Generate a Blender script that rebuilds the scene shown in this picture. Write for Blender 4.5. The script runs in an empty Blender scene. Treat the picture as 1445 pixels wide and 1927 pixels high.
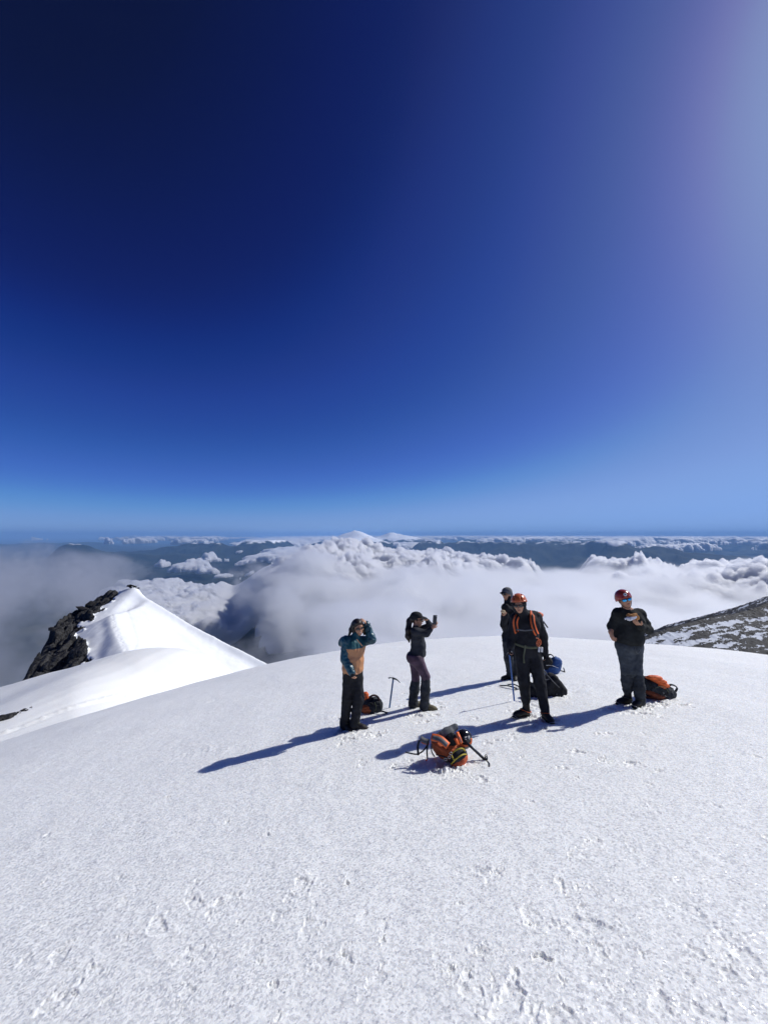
import bpy, math, random
import numpy as np
from mathutils import Vector, Matrix

S = bpy.context.scene
COL = S.collection
R = math.radians
random.seed(7)
RNG = np.random.default_rng(11)

# ------------------------------------------------------------------ camera, sky, sun, exposure
F = 724.0                    # focal length in pixels of the 1445 x 1927 photograph
PITCH = math.atan(42.0 / 724.0)
cd = bpy.data.cameras.new('camera')
cam = bpy.data.objects.new('camera', cd)
COL.objects.link(cam)
cam.location = (0, 0, 0)
cam.rotation_euler = (R(90) + PITCH, 0, 0)
cd.sensor_fit = 'VERTICAL'
cd.sensor_height = 36.0
cd.lens = 36.0 * F / 1927.0
cd.clip_start = 0.05
cd.clip_end = 600000.0
S.camera = cam

SUN_AZ = R(66.3)      # to the right of the view direction, outside the frame
SUN_EL = R(39.5)
SUN_DIR = Vector((math.sin(SUN_AZ) * math.cos(SUN_EL), math.cos(SUN_AZ) * math.cos(SUN_EL), math.sin(SUN_EL)))

w = bpy.data.worlds.new('World')
S.world = w
w.use_nodes = True
nt = w.node_tree
nt.nodes.clear()
sky = nt.nodes.new('ShaderNodeTexSky')
sky.sky_type = 'NISHITA'
sky.sun_disc = False
sky.sun_elevation = SUN_EL
sky.sun_rotation = SUN_AZ
sky.altitude = 2700.0
sky.air_density = 0.5
sky.dust_density = 4.0
sky.ozone_density = 8.0
# the camera's dark, saturated rendering of the high-altitude sky: one tone curve per channel over the whole sky
gam = nt.nodes.new('ShaderNodeGamma')
gam.inputs['Gamma'].default_value = 0.5
sc1 = nt.nodes.new('ShaderNodeVectorMath'); sc1.operation = 'SCALE'; sc1.inputs[3].default_value = 0.25
cur = nt.nodes.new('ShaderNodeRGBCurve')
SKY_R = [(0, 0), (0.2, 0.00182), (0.27, 0.00304), (0.34, 0.00561), (0.38, 0.01033), (0.55, 0.02217), (0.71, 0.03955), (0.86, 0.05448), (1.09, 0.08228), (1.3, 0.11444), (1.7, 0.17789), (2.2, 0.21586), (4, 0.2384), (16, 0.35153)]
SKY_G = [(0, 0), (0.42, 0.00439), (0.5, 0.0075), (0.6, 0.01298), (0.72, 0.02843), (0.85, 0.04374), (1.07, 0.06848), (1.3, 0.09759), (1.67, 0.13843), (2, 0.18782), (2.4, 0.25818), (3, 0.31855), (4, 0.37626), (6.2, 0.41254), (16, 0.51492)]
SKY_B = [(0, 0), (1.1, 0.03689), (1.2, 0.05613), (1.36, 0.09084), (1.5, 0.11697), (1.6, 0.14413), (1.76, 0.1912), (2, 0.2384), (2.2, 0.27889), (2.8, 0.3564), (3.3, 0.42869), (4.2, 0.53948), (5.8, 0.65837), (8, 0.76052), (16, 0.88792)]
for ci, pts_ in enumerate((SKY_R, SKY_G, SKY_B)):
    c_ = cur.mapping.curves[ci]
    while len(c_.points) > 2: c_.points.remove(c_.points[1])
    c_.points[0].location = (0, 0); c_.points[1].location = (1, pts_[-1][1] / .8)
    for (a_, b_) in pts_[1:-1]:
        c_.points.new(math.sqrt(a_) / 4, b_ / .8)
cur.mapping.update()
sc2 = nt.nodes.new('ShaderNodeVectorMath'); sc2.operation = 'SCALE'; sc2.inputs[3].default_value = 8.0
bg = nt.nodes.new('ShaderNodeBackground')
bg.inputs['Strength'].default_value = 0.1
wo = nt.nodes.new('ShaderNodeOutputWorld')
nt.links.new(sky.outputs[0], gam.inputs[0])
nt.links.new(gam.outputs[0], sc1.inputs[0])
nt.links.new(sc1.outputs[0], cur.inputs['Color'])
nt.links.new(cur.outputs[0], sc2.inputs[0])
# the brightness right round the sun, outside the frame, is left to rise
glo = nt.nodes.new('ShaderNodeVectorMath'); glo.operation = 'SUBTRACT'; glo.inputs[1].default_value = (12, 12, 12)
glm = nt.nodes.new('ShaderNodeVectorMath'); glm.operation = 'MAXIMUM'; glm.inputs[1].default_value = (0, 0, 0)
gls = nt.nodes.new('ShaderNodeVectorMath'); gls.operation = 'SCALE'; gls.inputs[3].default_value = 1.2
gla = nt.nodes.new('ShaderNodeVectorMath'); gla.operation = 'ADD'
nt.links.new(sky.outputs[0], glo.inputs[0]); nt.links.new(glo.outputs[0], glm.inputs[0]); nt.links.new(glm.outputs[0], gls.inputs[0])
nt.links.new(sc2.outputs[0], gla.inputs[0]); nt.links.new(gls.outputs[0], gla.inputs[1])
nt.links.new(gla.outputs[0], bg.inputs[0])
nt.links.new(bg.outputs[0], wo.inputs[0])

sd = bpy.data.lights.new('sun', 'SUN')
sd.energy = 4.15
sd.angle = R(0.5)
sd.color = (1.0, 0.975, 0.93)
sun = bpy.data.objects.new('sun', sd)
COL.objects.link(sun)
sun.rotation_euler = SUN_DIR.to_track_quat('Z', 'Y').to_euler()

S.render.engine = 'CYCLES'
S.view_settings.view_transform = 'Standard'
S.view_settings.look = 'None'
S.view_settings.gamma = 1.0
S.view_settings.use_curve_mapping = False
S.view_settings.exposure = 0.0
S.cycles.use_denoising = True
S.cycles.max_bounces = 14
S.cycles.diffuse_bounces = 3
S.cycles.glossy_bounces = 2
S.cycles.transparent_max_bounces = 16
S.cycles.volume_bounces = 9

# ------------------------------------------------------------------ helpers: placing from the photograph's pixels
def ray(x, y):
    u = (x - 722.5) / F
    v = (963.5 - y) / F
    Y = math.cos(PITCH) - v * math.sin(PITCH)
    return u / Y, (math.sin(PITCH) + v * math.cos(PITCH)) / Y

def P(x, y, Y):
    a, b = ray(x, y)
    return np.array((a * Y, Y, b * Y))

# ------------------------------------------------------------------ helpers: noise
_perm = RNG.permutation(256).astype(np.int64)
_perm = np.concatenate([_perm, _perm, _perm])
_grad = RNG.normal(size=(256, 3))
_grad /= np.linalg.norm(_grad, axis=1)[:, None]
_rnd = RNG.random(256)

def _fade(t):
    return t * t * t * (t * (t * 6 - 15) + 10)

def noise3(x, y, z):
    x, y, z = np.broadcast_arrays(np.asarray(x, float), np.asarray(y, float), np.asarray(z, float))
    xi = np.floor(x).astype(np.int64); yi = np.floor(y).astype(np.int64); zi = np.floor(z).astype(np.int64)
    xf = x - xi; yf = y - yi; zf = z - zi
    xi &= 255; yi &= 255; zi &= 255
    u = _fade(xf); v = _fade(yf); w_ = _fade(zf)
    out = 0.0
    for dx in (0, 1):
        wx = u if dx else 1 - u
        for dy in (0, 1):
            wy = v if dy else 1 - v
            for dz in (0, 1):
                wz = w_ if dz else 1 - w_
                h = _perm[_perm[_perm[xi + dx] + yi + dy] + zi + dz]
                g = _grad[h]
                out = out + wx * wy * wz * (g[..., 0] * (xf - dx) + g[..., 1] * (yf - dy) + g[..., 2] * (zf - dz))
    return out * 1.5

def noise2(x, y):
    x, y = np.broadcast_arrays(np.asarray(x, float), np.asarray(y, float))
    xi = np.floor(x).astype(np.int64); yi = np.floor(y).astype(np.int64)
    xf = x - xi; yf = y - yi
    xi &= 255; yi &= 255
    u = _fade(xf); v = _fade(yf)
    out = 0.0
    for dx in (0, 1):
        wx = u if dx else 1 - u
        for dy in (0, 1):
            wy = v if dy else 1 - v
            h = _perm[_perm[xi + dx] + yi + dy]
            a = _rnd[h] * 6.2832
            out = out + wx * wy * (np.cos(a) * (xf - dx) + np.sin(a) * (yf - dy))
    return out * 1.4

def fbm2(x, y, oct=5, gain=0.5, lac=2.03):
    a = 1.0; s = 0.0
    for i in range(oct):
        s = s + a * noise2(x + i * 17.3, y + i * 9.1)
        x = x * lac; y = y * lac; a *= gain
    return s

def fbm3(x, y, z, oct=4, gain=0.5, lac=2.03):
    a = 1.0; s = 0.0
    for i in range(oct):
        s = s + a * noise3(x + i * 17.3, y + i * 9.1, z + i * 5.7)
        x = x * lac; y = y * lac; z = z * lac; a *= gain
    return s

def ridged2(x, y, oct=5, gain=0.5):
    a = 1.0; s = 0.0
    for i in range(oct):
        n = 1.0 - np.abs(noise2(x + i * 13.3, y + i * 7.9))*2.0
        s = s + a * n
        x = x * 2.05; y = y * 2.05; a *= gain
    return s

def worley2(x, y, seed=0):
    """distance to the nearest and second nearest jittered cell point, and a random number per cell"""
    xi = np.floor(x).astype(np.int64); yi = np.floor(y).astype(np.int64)
    d1 = np.full(x.shape, 9.0); d2 = np.full(x.shape, 9.0); c = np.zeros(x.shape)
    for dx in (-1, 0, 1):
        for dy in (-1, 0, 1):
            h = _perm[_perm[(xi + dx + seed) & 255] + ((yi + dy) & 255)]
            px = xi + dx + 0.1 + 0.8 * _rnd[h]; py = yi + dy + 0.1 + 0.8 * _rnd[(h * 7 + 31) & 255]
            d = np.hypot(x - px, y - py)
            closer = d < d1
            d2 = np.where(closer, d1, np.minimum(d2, d))
            c = np.where(closer, _rnd[(h * 13 + 5) & 255], c)
            d1 = np.where(closer, d, d1)
    return d1, d2, c

def sstep(a, b, x):
    t = np.clip((x - a) / (b - a), 0, 1)
    return t * t * (3 - 2 * t)

def smax(a, b, k):
    h = np.clip(0.5 + 0.5 * (a - b) / k, 0, 1)
    return b * (1 - h) + a * h + k * h * (1 - h)

def smin(a, b, k):
    return -smax(-a, -b, k)

# ------------------------------------------------------------------ helpers: meshes
def mesh_from(verts, faces, smooth=True):
    me = bpy.data.meshes.new('mesh')
    verts = np.asarray(verts, dtype=np.float32)
    faces = np.asarray(faces, dtype=np.int32)
    n, k = faces.shape
    me.vertices.add(len(verts)); me.vertices.foreach_set('co', verts.ravel())
    me.loops.add(n * k); me.loops.foreach_set('vertex_index', faces.ravel())
    me.polygons.add(n)
    me.polygons.foreach_set('loop_start', np.arange(0, n * k, k, dtype=np.int32))
    me.polygons.foreach_set('use_smooth', np.full(n, smooth, dtype=bool))
    me.update(calc_edges=True)
    return me

def grid_mesh(X, Y, Z, closed=False):
    n, m = X.shape
    V = np.stack([X, Y, Z], -1).reshape(-1, 3)
    i = np.arange(n - 1)[:, None]
    if closed:
        j = np.arange(m)[None, :]; j2 = (j + 1) % m
    else:
        j = np.arange(m - 1)[None, :]; j2 = j + 1
    Fc = np.stack([i * m + j, i * m + j2, (i + 1) * m + j2, (i + 1) * m + j], -1).reshape(-1, 4)
    return mesh_from(V, Fc)

def set_attr(me, name, vals):
    at = me.attributes.new(name, 'FLOAT', 'POINT')
    at.data.foreach_set('value', np.asarray(vals, dtype=np.float32).ravel())

def link(name, me, mat=None, parent=None, loc=None, **props):
    o = bpy.data.objects.new(name, me)
    COL.objects.link(o)
    if mat is not None and me is not None and len(me.materials) == 0:
        for m_ in (mat if isinstance(mat, (list, tuple)) else (mat,)):
            me.materials.append(m_)
    if parent is not None:
        o.parent = parent
    if loc is not None:
        o.location = loc
    for k, v in props.items():
        o[k] = v
    return o

def thing(name, label, cat, loc, group=None):
    o = link(name, None, None, None, loc, label=label, category=cat)
    o.empty_display_size = 0.2
    if group: o['group'] = group
    return o

def surface_nets(fn, lo, hi, h):
    """mesh of the zero level of fn(X, Y, Z) (negative inside)"""
    lo = np.array(lo, float); hi = np.array(hi, float)
    n = np.maximum(2, np.ceil((hi - lo) / h).astype(int) + 1)
    ax = [lo[i] + np.arange(n[i]) * h for i in range(3)]
    X, Y, Z = np.meshgrid(*ax, indexing='ij')
    D = fn(X, Y, Z)
    D[0] = D[-1] = abs(h); D[:, 0] = D[:, -1] = abs(h); D[:, :, 0] = D[:, :, -1] = abs(h)
    ins = D < 0
    acc = np.zeros((n[0]-1, n[1]-1, n[2]-1, 3)); cnt = np.zeros((n[0]-1, n[1]-1, n[2]-1))
    cor = [(a, b, c) for a in (0, 1) for b in (0, 1) for c in (0, 1)]
    def sub(A, o):
        return A[o[0]:o[0]+n[0]-1, o[1]:o[1]+n[1]-1, o[2]:o[2]+n[2]-1]
    for o in cor:
        for k in range(3):
            if o[k] == 0:
                q = list(o); q[k] = 1
                A = sub(D, o); B = sub(D, q)
                cr = (A < 0) != (B < 0)
                t = np.where(cr, A / np.where(cr, A - B, 1), 0)
                p = np.array(o, float)
                for c in range(3):
                    acc[..., c] += np.where(cr, p[c] + (t if c == k else 0), 0)
                cnt += cr
    act = cnt > 0
    idx = np.full(act.shape, -1, dtype=np.int64)
    idx[act] = np.arange(act.sum())
    cell = np.argwhere(act)
    V = (acc[act] / cnt[act][:, None] + cell) * h + lo
    faces = []
    for k in range(3):
        a, b = [(1, 2), (2, 0), (0, 1)][k]
        sl0 = [slice(1, n[i] - 1) for i in range(3)]; sl1 = list(sl0)
        sl0[k] = slice(0, n[k] - 1); sl1[k] = slice(1, n[k])
        A = ins[tuple(sl0)]; B = ins[tuple(sl1)]
        for cond, flip in ((A & ~B, False), (~A & B, True)):
            e = np.argwhere(cond)
            if len(e) == 0: continue
            e = e + np.array([0 if i == k else 1 for i in range(3)])
            def I(da, db):
                q = e.copy(); q[:, a] -= da; q[:, b] -= db
                return idx[q[:, 0], q[:, 1], q[:, 2]]
            quad = [I(1, 1), I(0, 1), I(0, 0), I(1, 0)]
            if flip: quad = quad[::-1]
            faces.append(np.stack(quad, -1))
    return V, np.concatenate(faces)

# ------------------------------------------------------------------ helpers: materials
def mat_new(name):
    m = bpy.data.materials.new(name)
    m.use_nodes = True
    return m, m.node_tree, m.node_tree.nodes['Principled BSDF']

def node(nt, t, **kw):
    n = nt.nodes.new(t)
    for k, v in kw.items():
        if k in n.inputs: n.inputs[k].default_value = v
        else: setattr(n, k, v)
    return n

def cloth(name, col, rough=0.8, var=0.25, scale=60.0, bump=0.3, spec=0.3, col2=None, sheen=0.0, metal=0.0):
    """a fabric, plastic or metal with slight unevenness of colour and relief"""
    m, nt, b = mat_new(name)
    tc = node(nt, 'ShaderNodeTexCoord')
    n1 = node(nt, 'ShaderNodeTexNoise'); n1.inputs['Scale'].default_value = scale * 0.15; n1.inputs['Detail'].default_value = 5
    n2 = node(nt, 'ShaderNodeTexNoise'); n2.inputs['Scale'].default_value = scale; n2.inputs['Detail'].default_value = 3
    nt.links.new(tc.outputs['Object'], n1.inputs[0]); nt.links.new(tc.outputs['Object'], n2.inputs[0])
    mx = node(nt, 'ShaderNodeMix', data_type='RGBA')
    c2 = col2 if col2 else tuple(c * (1 - var) for c in col)
    mx.inputs[6].default_value = (*c2, 1); mx.inputs[7].default_value = (*[min(1, c * (1 + var)) for c in col], 1)
    mr = node(nt, 'ShaderNodeMapRange'); mr.inputs[1].default_value = 0.35; mr.inputs[2].default_value = 0.65
    nt.links.new(n1.outputs[0], mr.inputs[0]); nt.links.new(mr.outputs[0], mx.inputs[0])
    nt.links.new(mx.outputs[2], b.inputs['Base Color'])
    bp = node(nt, 'ShaderNodeBump'); bp.inputs['Strength'].default_value = bump; bp.inputs['Distance'].default_value = 0.004
    nt.links.new(n2.outputs[0], bp.inputs['Height']); nt.links.new(bp.outputs[0], b.inputs['Normal'])
    b.inputs['Roughness'].default_value = rough
    b.inputs['Specular IOR Level'].default_value = spec
    b.inputs['Metallic'].default_value = metal
    if sheen:
        b.inputs['Sheen Weight'].default_value = sheen
    return m
# ------------------------------------------------------------------ the summit snow: shape of the ground
DOME = (2.06957, 0.119484, 0.00306227, -0.1004715, -0.000794277, 0.00800198)
def dome(X, Y):
    h, a, b, c, d, e = DOME
    return -(h + a * Y + c * X + b * Y * Y + d * X * Y + e * X * X)

_mx = np.array([-160, -60, -44.9, -41, -36.8, -33, -29.7, -25, -20.7, -17, -12, 0, 40])
_ms = np.array([1.3, .52, .435, .408, .386, .358, .341, .343, .397, .50, .66, .95, 2.2]) - .0243
def mound(X, Y):
    zc = -45.0 * (np.interp(X, _mx - 1.5, _ms) + np.interp(X, _mx, _ms) + np.interp(X, _mx + 1.5, _ms)) / 3 + 0.6
    d = Y - 45.0
    return zc - np.where(d > 0, 0.030 * d * d, 0.0045 * d * d)

def ground_smooth(X, Y):
    k = 1.5 + 11.0 * sstep(-.42, -.80, X / np.maximum(np.abs(Y), 1.0)) * (Y > 0) * sstep(60, 40, Y)
    g = smax(dome(X, Y), mound(X, Y), k)
    return np.maximum(g, -95.0 - 0.0 * X)

def ground_at(X, Y):
    return float(ground_smooth(np.array([float(X)]), np.array([float(Y)]))[0])

def G(x, y):
    """point of the snow under the photograph's pixel (x, y)"""
    a, b = ray(x, y)
    Y = np.linspace(0.6, 60, 6000)
    d = b * Y - ground_smooth(a * Y, Y)
    i = int(np.argmax(d < 0))
    if i == 0: i = 1
    t = d[i-1] / (d[i-1] - d[i])
    Yv = Y[i-1] + t * (Y[i] - Y[i-1])
    return np.array((a * Yv, Yv, ground_at(a * Yv, Yv)))

# footprints and broken crust seen in the photograph: pixel, length, depth
PRINTS = []
for (x, y, s, dpt) in [(1112,1745,.30,.05),(1103,1770,.16,.04),(1120,1790,.14,.03),(960,1885,.26,.06),(1050,1920,.18,.05),(880,1862,.16,.035),
        (1000,1722,.20,.03),(985,1716,.13,.025),(1110,1587,.20,.035),(1120,1580,.12,.03),(1100,1610,.12,.03),(1230,1520,.18,.03),(1185,1440,.14,.03),
        (1195,1436,.12,.025),(370,1702,.22,.05),(362,1668,.14,.035),(430,1690,.20,.045),(415,1700,.12,.03),(297,1742,.24,.04),(565,1665,.22,.045),
        (575,1672,.14,.04),(525,1722,.15,.03),(110,1800,.22,.04),(48,1806,.14,.03),(120,1877,.20,.045),(95,1890,.18,.04),(350,1870,.12,.03),
        (233,1697,.13,.03),(575,1755,.18,.03),(360,1795,.20,.03),(390,1800,.16,.03),(300,1410,.12,.02),(915,1640,.20,.025),(935,1642,.14,.02),
        (900,1636,.14,.02),(870,1645,.12,.02),(1380,1780,.25,.035),(1400,1795,.20,.03),(1270,1705,.2,.02),(1300,1715,.16,.02),(1185,1590,.14,.025),
        (1098,1510,.10,.02),(1335,1655,.12,.02),(840,1550,.10,.02),(820,1800,.09,.02),(720,1740,.12,.03),(710,1842,.16,.035),(610,1810,.15,.03),
        (650,1800,.14,.03),(160,1640,.10,.02),(1240,1888,.18,.035),(1330,1905,.18,.035),(1165,1860,.1,.02),(1000,1905,.16,.04),(1280,1660,.15,.02),
        (400,1720,.10,.03),(545,1690,.12,.03),(590,1700,.10,.02),(680,1725,.12,.02),(470,1780,.14,.02),(180,1825,.15,.03)]:
    PRINTS.append((x, y, s * .66, dpt * .17))
for (x, y) in [(652,1370),(672,1373),(683,1371),(778,1330),(790,1327),(800,1337),(815,1334),(975,1339),(992,1337),(1024,1352),(1030,1361),(950,1276),(962,1277),(970,1284),(1168,1314),(1183,1312),(1196,1333),(1207,1328),(700,1343),(845,1438),(1020,1314),(1050,1312),(1235,1317),(1260,1316)]:
    PRINTS.append((x, y, .20, .010))
random.seed(21)
for _ in range(46):      # trodden snow around the people
    PRINTS.append((random.uniform(640, 1290), random.uniform(1300, 1470), random.uniform(.05, .13), random.uniform(.008, .018)))
for (cx_, cy_) in ((668, 1376), (798, 1338), (1005, 1350), (963, 1284), (1192, 1328), (840, 1440), (1245, 1322), (1030, 1318)):
    for _ in range(9):
        PRINTS.append((random.gauss(cx_, 22), random.gauss(cy_, 8) + 4, random.uniform(.09, .19), random.uniform(.012, .024)))
for _ in range(60):
    PRINTS.append((random.uniform(-100, 1545), random.uniform(1380, 1927), random.uniform(.03, .08), random.uniform(.004, .012)))

def ground_detail(X, Y, D):
    """wind crust, clods and footprints; D is the distance, which limits the finest scale"""
    z = np.zeros_like(X)
    near = 1 - sstep(18, 40, D)
    z += 0.05 * fbm2(X * .22 + 3, Y * .22, 3) * sstep(2, 9, D)
    # patches of disturbed crust
    patch = sstep(0.25, 0.9, fbm2(X * .75 + 40, Y * .75 + 7, 4))
    # fine sastrugi, drawn out across the slope on the left
    z += near * (0.0032 + 0.006 * patch) * fbm2(X * 3.1 + Y * .8, Y * 2.2 - X * .9, 4)
    z += near * (0.0007 + 0.0040 * patch) * fbm2(X * 17.0 + 5, Y * 17.0, 3)
    d1, d2, c = worley2(X * 9.0, Y * 9.0)
    clod = np.clip(1 - d1 / (0.12 + 0.25 * c), 0, 1) * (c > 0.70)
    z += (1 - sstep(6, 14, D)) * clod * (0.003 + 0.008 * patch) * (c - 0.4)
    d1, d2, c = worley2(X * 3.1 + 9, Y * 3.1, 5)
    pit = sstep(0.0, 1.0, 1 - d1 / (0.10 + 0.16 * c)) * (c > 0.62)
    z -= near * pit * (0.003 + 0.007 * patch) * c
    for i, (px, py, s, dpt) in enumerate(PRINTS):
        g = PG[i]
        m = (np.abs(X - g[0]) < s * 1.8) & (np.abs(Y - g[1]) < s * 1.8)
        if not m.any(): continue
        x = X[m] - g[0]; y = Y[m] - g[1]
        a = (i * 2.4) % 3.14
        xr = x * math.cos(a) + y * math.sin(a); yr = -x * math.sin(a) + y * math.cos(a)
        wob = 0.75 * fbm2(x / s * 1.8 + i * 3.7, y / s * 1.8, 4, .5)
        r = np.hypot(xr / (s * .62), yr / (s * .34)) * (1 + wob)
        rim = np.exp(-((r - 1.15) / 0.28) ** 2)
        z[m] += (-sstep(1.05, 0.72, r) * dpt * (0.75 + .9 * noise2(x * 20, y * 20 + i)) + 0.42 * dpt * rim * (1 + 1.2 * noise2(x * 26, y * 26 + 3)))
    # the old track that comes up the left flank
    return z
PG = [G(p[0], min(p[1], 1960)) for p in PRINTS]

TRACK = [G(x, y)[:2] for (x, y) in [(-60, 1402), (0, 1381), (50, 1362), (100, 1343), (150, 1327), (185, 1317), (225, 1308)]]
def seg_dist(X, Y, pts):
    best = np.full(X.shape, 1e9); tt = np.zeros(X.shape)
    L = 0.0
    for (a, b) in zip(pts[:-1], pts[1:]):
        ax, ay = a[0], a[1]; dx, dy = b[0] - ax, b[1] - ay
        l2 = dx * dx + dy * dy
        t = np.clip(((X - ax) * dx + (Y - ay) * dy) / l2, 0, 1)
        d = np.hypot(X - ax - t * dx, Y - ay - t * dy)
        m = d < best
        best = np.where(m, d, best); tt = np.where(m, L + t * math.sqrt(l2), tt)
        L += math.sqrt(l2)
    return best, tt

# azimuths: dense in view, sparse behind the camera
az = np.concatenate([np.linspace(R(-180), R(-52), 60, endpoint=False), np.linspace(R(-52), R(52), 1000, endpoint=False),
                     np.linspace(R(52), R(180), 60, endpoint=False)])
rad = np.concatenate([np.geomspace(0.25, 1.2, 12, endpoint=False), np.geomspace(1.2, 9.0, 640, endpoint=False),
                      np.geomspace(9.0, 30.0, 260, endpoint=False), np.geomspace(30.0, 130.0, 130)])
RR, AA = np.meshgrid(rad, az, indexing='ij')
GX = RR * np.sin(AA); GY = RR * np.cos(AA)
GZ = ground_smooth(GX, GY)
GZ = GZ + ground_detail(GX, GY, RR)
dt, tt = seg_dist(GX, GY, TRACK)
GZ += 0.13 * np.exp(-(dt / 0.16) ** 2) * (0.7 + noise2(tt * 1.3, tt * 0)) - 0.06 * np.exp(-((dt - .34) / 0.2) ** 2)
# centre cap
me = grid_mesh(GX, GY, GZ, closed=True)

def snow_material(name, sparkle=True, tint=(0.900, 0.915, 0.900), fine=1.0):
    m, nt, b = mat_new(name)
    ge = node(nt, 'ShaderNodeNewGeometry')
    n1 = node(nt, 'ShaderNodeTexNoise'); n1.inputs['Scale'].default_value = 0.35; n1.inputs['Detail'].default_value = 6
    nt.links.new(ge.outputs['Position'], n1.inputs[0])
    mx = node(nt, 'ShaderNodeMix', data_type='RGBA')
    mx.inputs[6].default_value = (tint[0] * .965, tint[1] * .97, tint[2] * .98, 1)
    mx.inputs[7].default_value = (*[min(.93, t * 1.02) for t in tint], 1)
    nt.links.new(n1.outputs[0], mx.inputs[0])
    nt.links.new(mx.outputs[2], b.inputs['Base Color'])
    b.inputs['Roughness'].default_value = 0.55
    b.inputs['Specular IOR Level'].default_value = 0.35
    b.inputs['Subsurface Weight'].default_value = .35; b.inputs['Subsurface Radius'].default_value = (1, .9, .8); b.inputs['Subsurface Scale'].default_value = .15
    if sparkle:
        nA = node(nt, 'ShaderNodeTexNoise'); nA.inputs['Scale'].default_value = 22 * fine; nA.inputs['Detail'].default_value = 7; nA.inputs['Roughness'].default_value = .62
        nB = node(nt, 'ShaderNodeTexVoronoi'); nB.inputs['Scale'].default_value = 130 * fine
        nt.links.new(ge.outputs['Position'], nA.inputs[0]); nt.links.new(ge.outputs['Position'], nB.inputs[0])
        nC = node(nt, 'ShaderNodeTexNoise'); nC.inputs['Scale'].default_value = 1.1; nC.inputs['Detail'].default_value = 5
        nt.links.new(ge.outputs['Position'], nC.inputs[0])
        mC = node(nt, 'ShaderNodeMapRange'); mC.inputs[1].default_value = .38; mC.inputs[2].default_value = .66; mC.inputs[3].default_value = .03; mC.inputs[4].default_value = .24
        nt.links.new(nC.outputs[0], mC.inputs[0])
        bA = node(nt, 'ShaderNodeBump'); bA.inputs['Strength'].default_value = .26; bA.inputs['Distance'].default_value = 0.022
        nt.links.new(mC.outputs[0], bA.inputs['Strength']); bB = node(nt, 'ShaderNodeBump'); bB.inputs['Strength'].default_value = .2; bB.inputs['Distance'].default_value = 0.004
        nt.links.new(nA.outputs[0], bA.inputs['Height']); nt.links.new(nB.outputs[0], bB.inputs['Height'])
        nt.links.new(bA.outputs[0], bB.inputs['Normal']); nt.links.new(bB.outputs[0], b.inputs['Normal'])
        # ice grains: single facets with a low roughness
        wn = node(nt, 'ShaderNodeTexVoronoi'); wn.inputs['Scale'].default_value = 90 * fine
        nt.links.new(ge.outputs['Position'], wn.inputs[0])
        sp = node(nt, 'ShaderNodeSeparateColor'); nt.links.new(wn.outputs['Color'], sp.inputs[0])
        mr = node(nt, 'ShaderNodeMapRange'); mr.inputs[1].default_value = .80; mr.inputs[2].default_value = .86
        mr.inputs[3].default_value = .62; mr.inputs[4].default_value = .22
        nt.links.new(sp.outputs[0], mr.inputs[0]); nt.links.new(mr.outputs[0], b.inputs['Roughness'])
        # their own tilt
        vm = node(nt, 'ShaderNodeVectorMath', operation='SUBTRACT'); vm.inputs[1].default_value = (.5, .5, .5)
        nt.links.new(wn.outputs['Color'], vm.inputs[0])
        vs = node(nt, 'ShaderNodeVectorMath', operation='SCALE'); vs.inputs[3].default_value = .55
        nt.links.new(vm.outputs[0], vs.inputs[0])
        va = node(nt, 'ShaderNodeVectorMath', operation='ADD'); nt.links.new(bB.outputs[0], va.inputs[0]); nt.links.new(vs.outputs[0], va.inputs[1])
        vn = node(nt, 'ShaderNodeVectorMath', operation='NORMALIZE'); nt.links.new(va.outputs[0], vn.inputs[0])
        nt.links.new(vn.outputs[0], b.inputs['Normal'])
    return m
M_SNOW = snow_material('snow')
link('snow_ground', me, M_SNOW, kind='structure')

# ------------------------------------------------------------------ the snow peak on the left
def ridge_pts(L):
    return [P(*q) for q in L]
R1 = ridge_pts([(258,1106,150),(279,1126,147),(266,1140,141),(245,1149,134),(214,1156,127),(214,1170,118),(222,1195,108),(236,1222,97),(246,1252,80),(260,1300,62)])
R2 = ridge_pts([(258,1106,150),(300,1132,151),(350,1162,152),(400,1187,153),(430,1203,154),(455,1217,154),(475,1234,154),(500,1262,155),(540,1330,155)])
R3 = ridge_pts([(258,1106,150),(235,1106,151),(205,1112,152),(185,1120,150),(165,1134,148),(148,1152,146),(138,1172,143),(125,1192,140),(103,1204,134),(86,1224,128),(72,1250,121),(58,1285,112),(40,1330,103),(15,1400,94)])
def ridge_h(X, Y, pts, sl, sr, curve=0.0):
    """falls away from the line: sl on its left, sr on its right"""
    best = np.full(X.shape, -1e9)
    for a, b in zip(pts[:-1], pts[1:]):
        dx, dy = b[0] - a[0], b[1] - a[1]
        l2 = dx * dx + dy * dy
        t = np.clip(((X - a[0]) * dx + (Y - a[1]) * dy) / l2, 0, 1)
        ex = X - a[0] - t * dx; ey = Y - a[1] - t * dy
        d = np.hypot(ex, ey)
        side = dx * ey - dy * ex
        s = np.where(side > 0, sl, sr)
        z = a[2] + t * (b[2] - a[2]) - s * d - curve * d * d
        best = np.maximum(best, z)
    return best
def poly_sd(x, y, poly):
    """signed distance to a polygon, positive inside"""
    x = np.asarray(x); y = np.asarray(y)
    d = np.full(x.shape, 1e9); ins = np.zeros(x.shape, bool)
    n = len(poly)
    for i in range(n):
        ax, ay = poly[i]; bx, by = poly[(i + 1) % n]
        dx, dy = bx - ax, by - ay
        t = np.clip(((x - ax) * dx + (y - ay) * dy) / (dx * dx + dy * dy + 1e-12), 0, 1)
        d = np.minimum(d, np.hypot(x - ax - t * dx, y - ay - t * dy))
        c = ((ay > y) != (by > y)) & (x < (bx - ax) * (y - ay) / (by - ay + 1e-12) + ax)
        ins ^= c
    return np.where(ins, d, -d)
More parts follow.
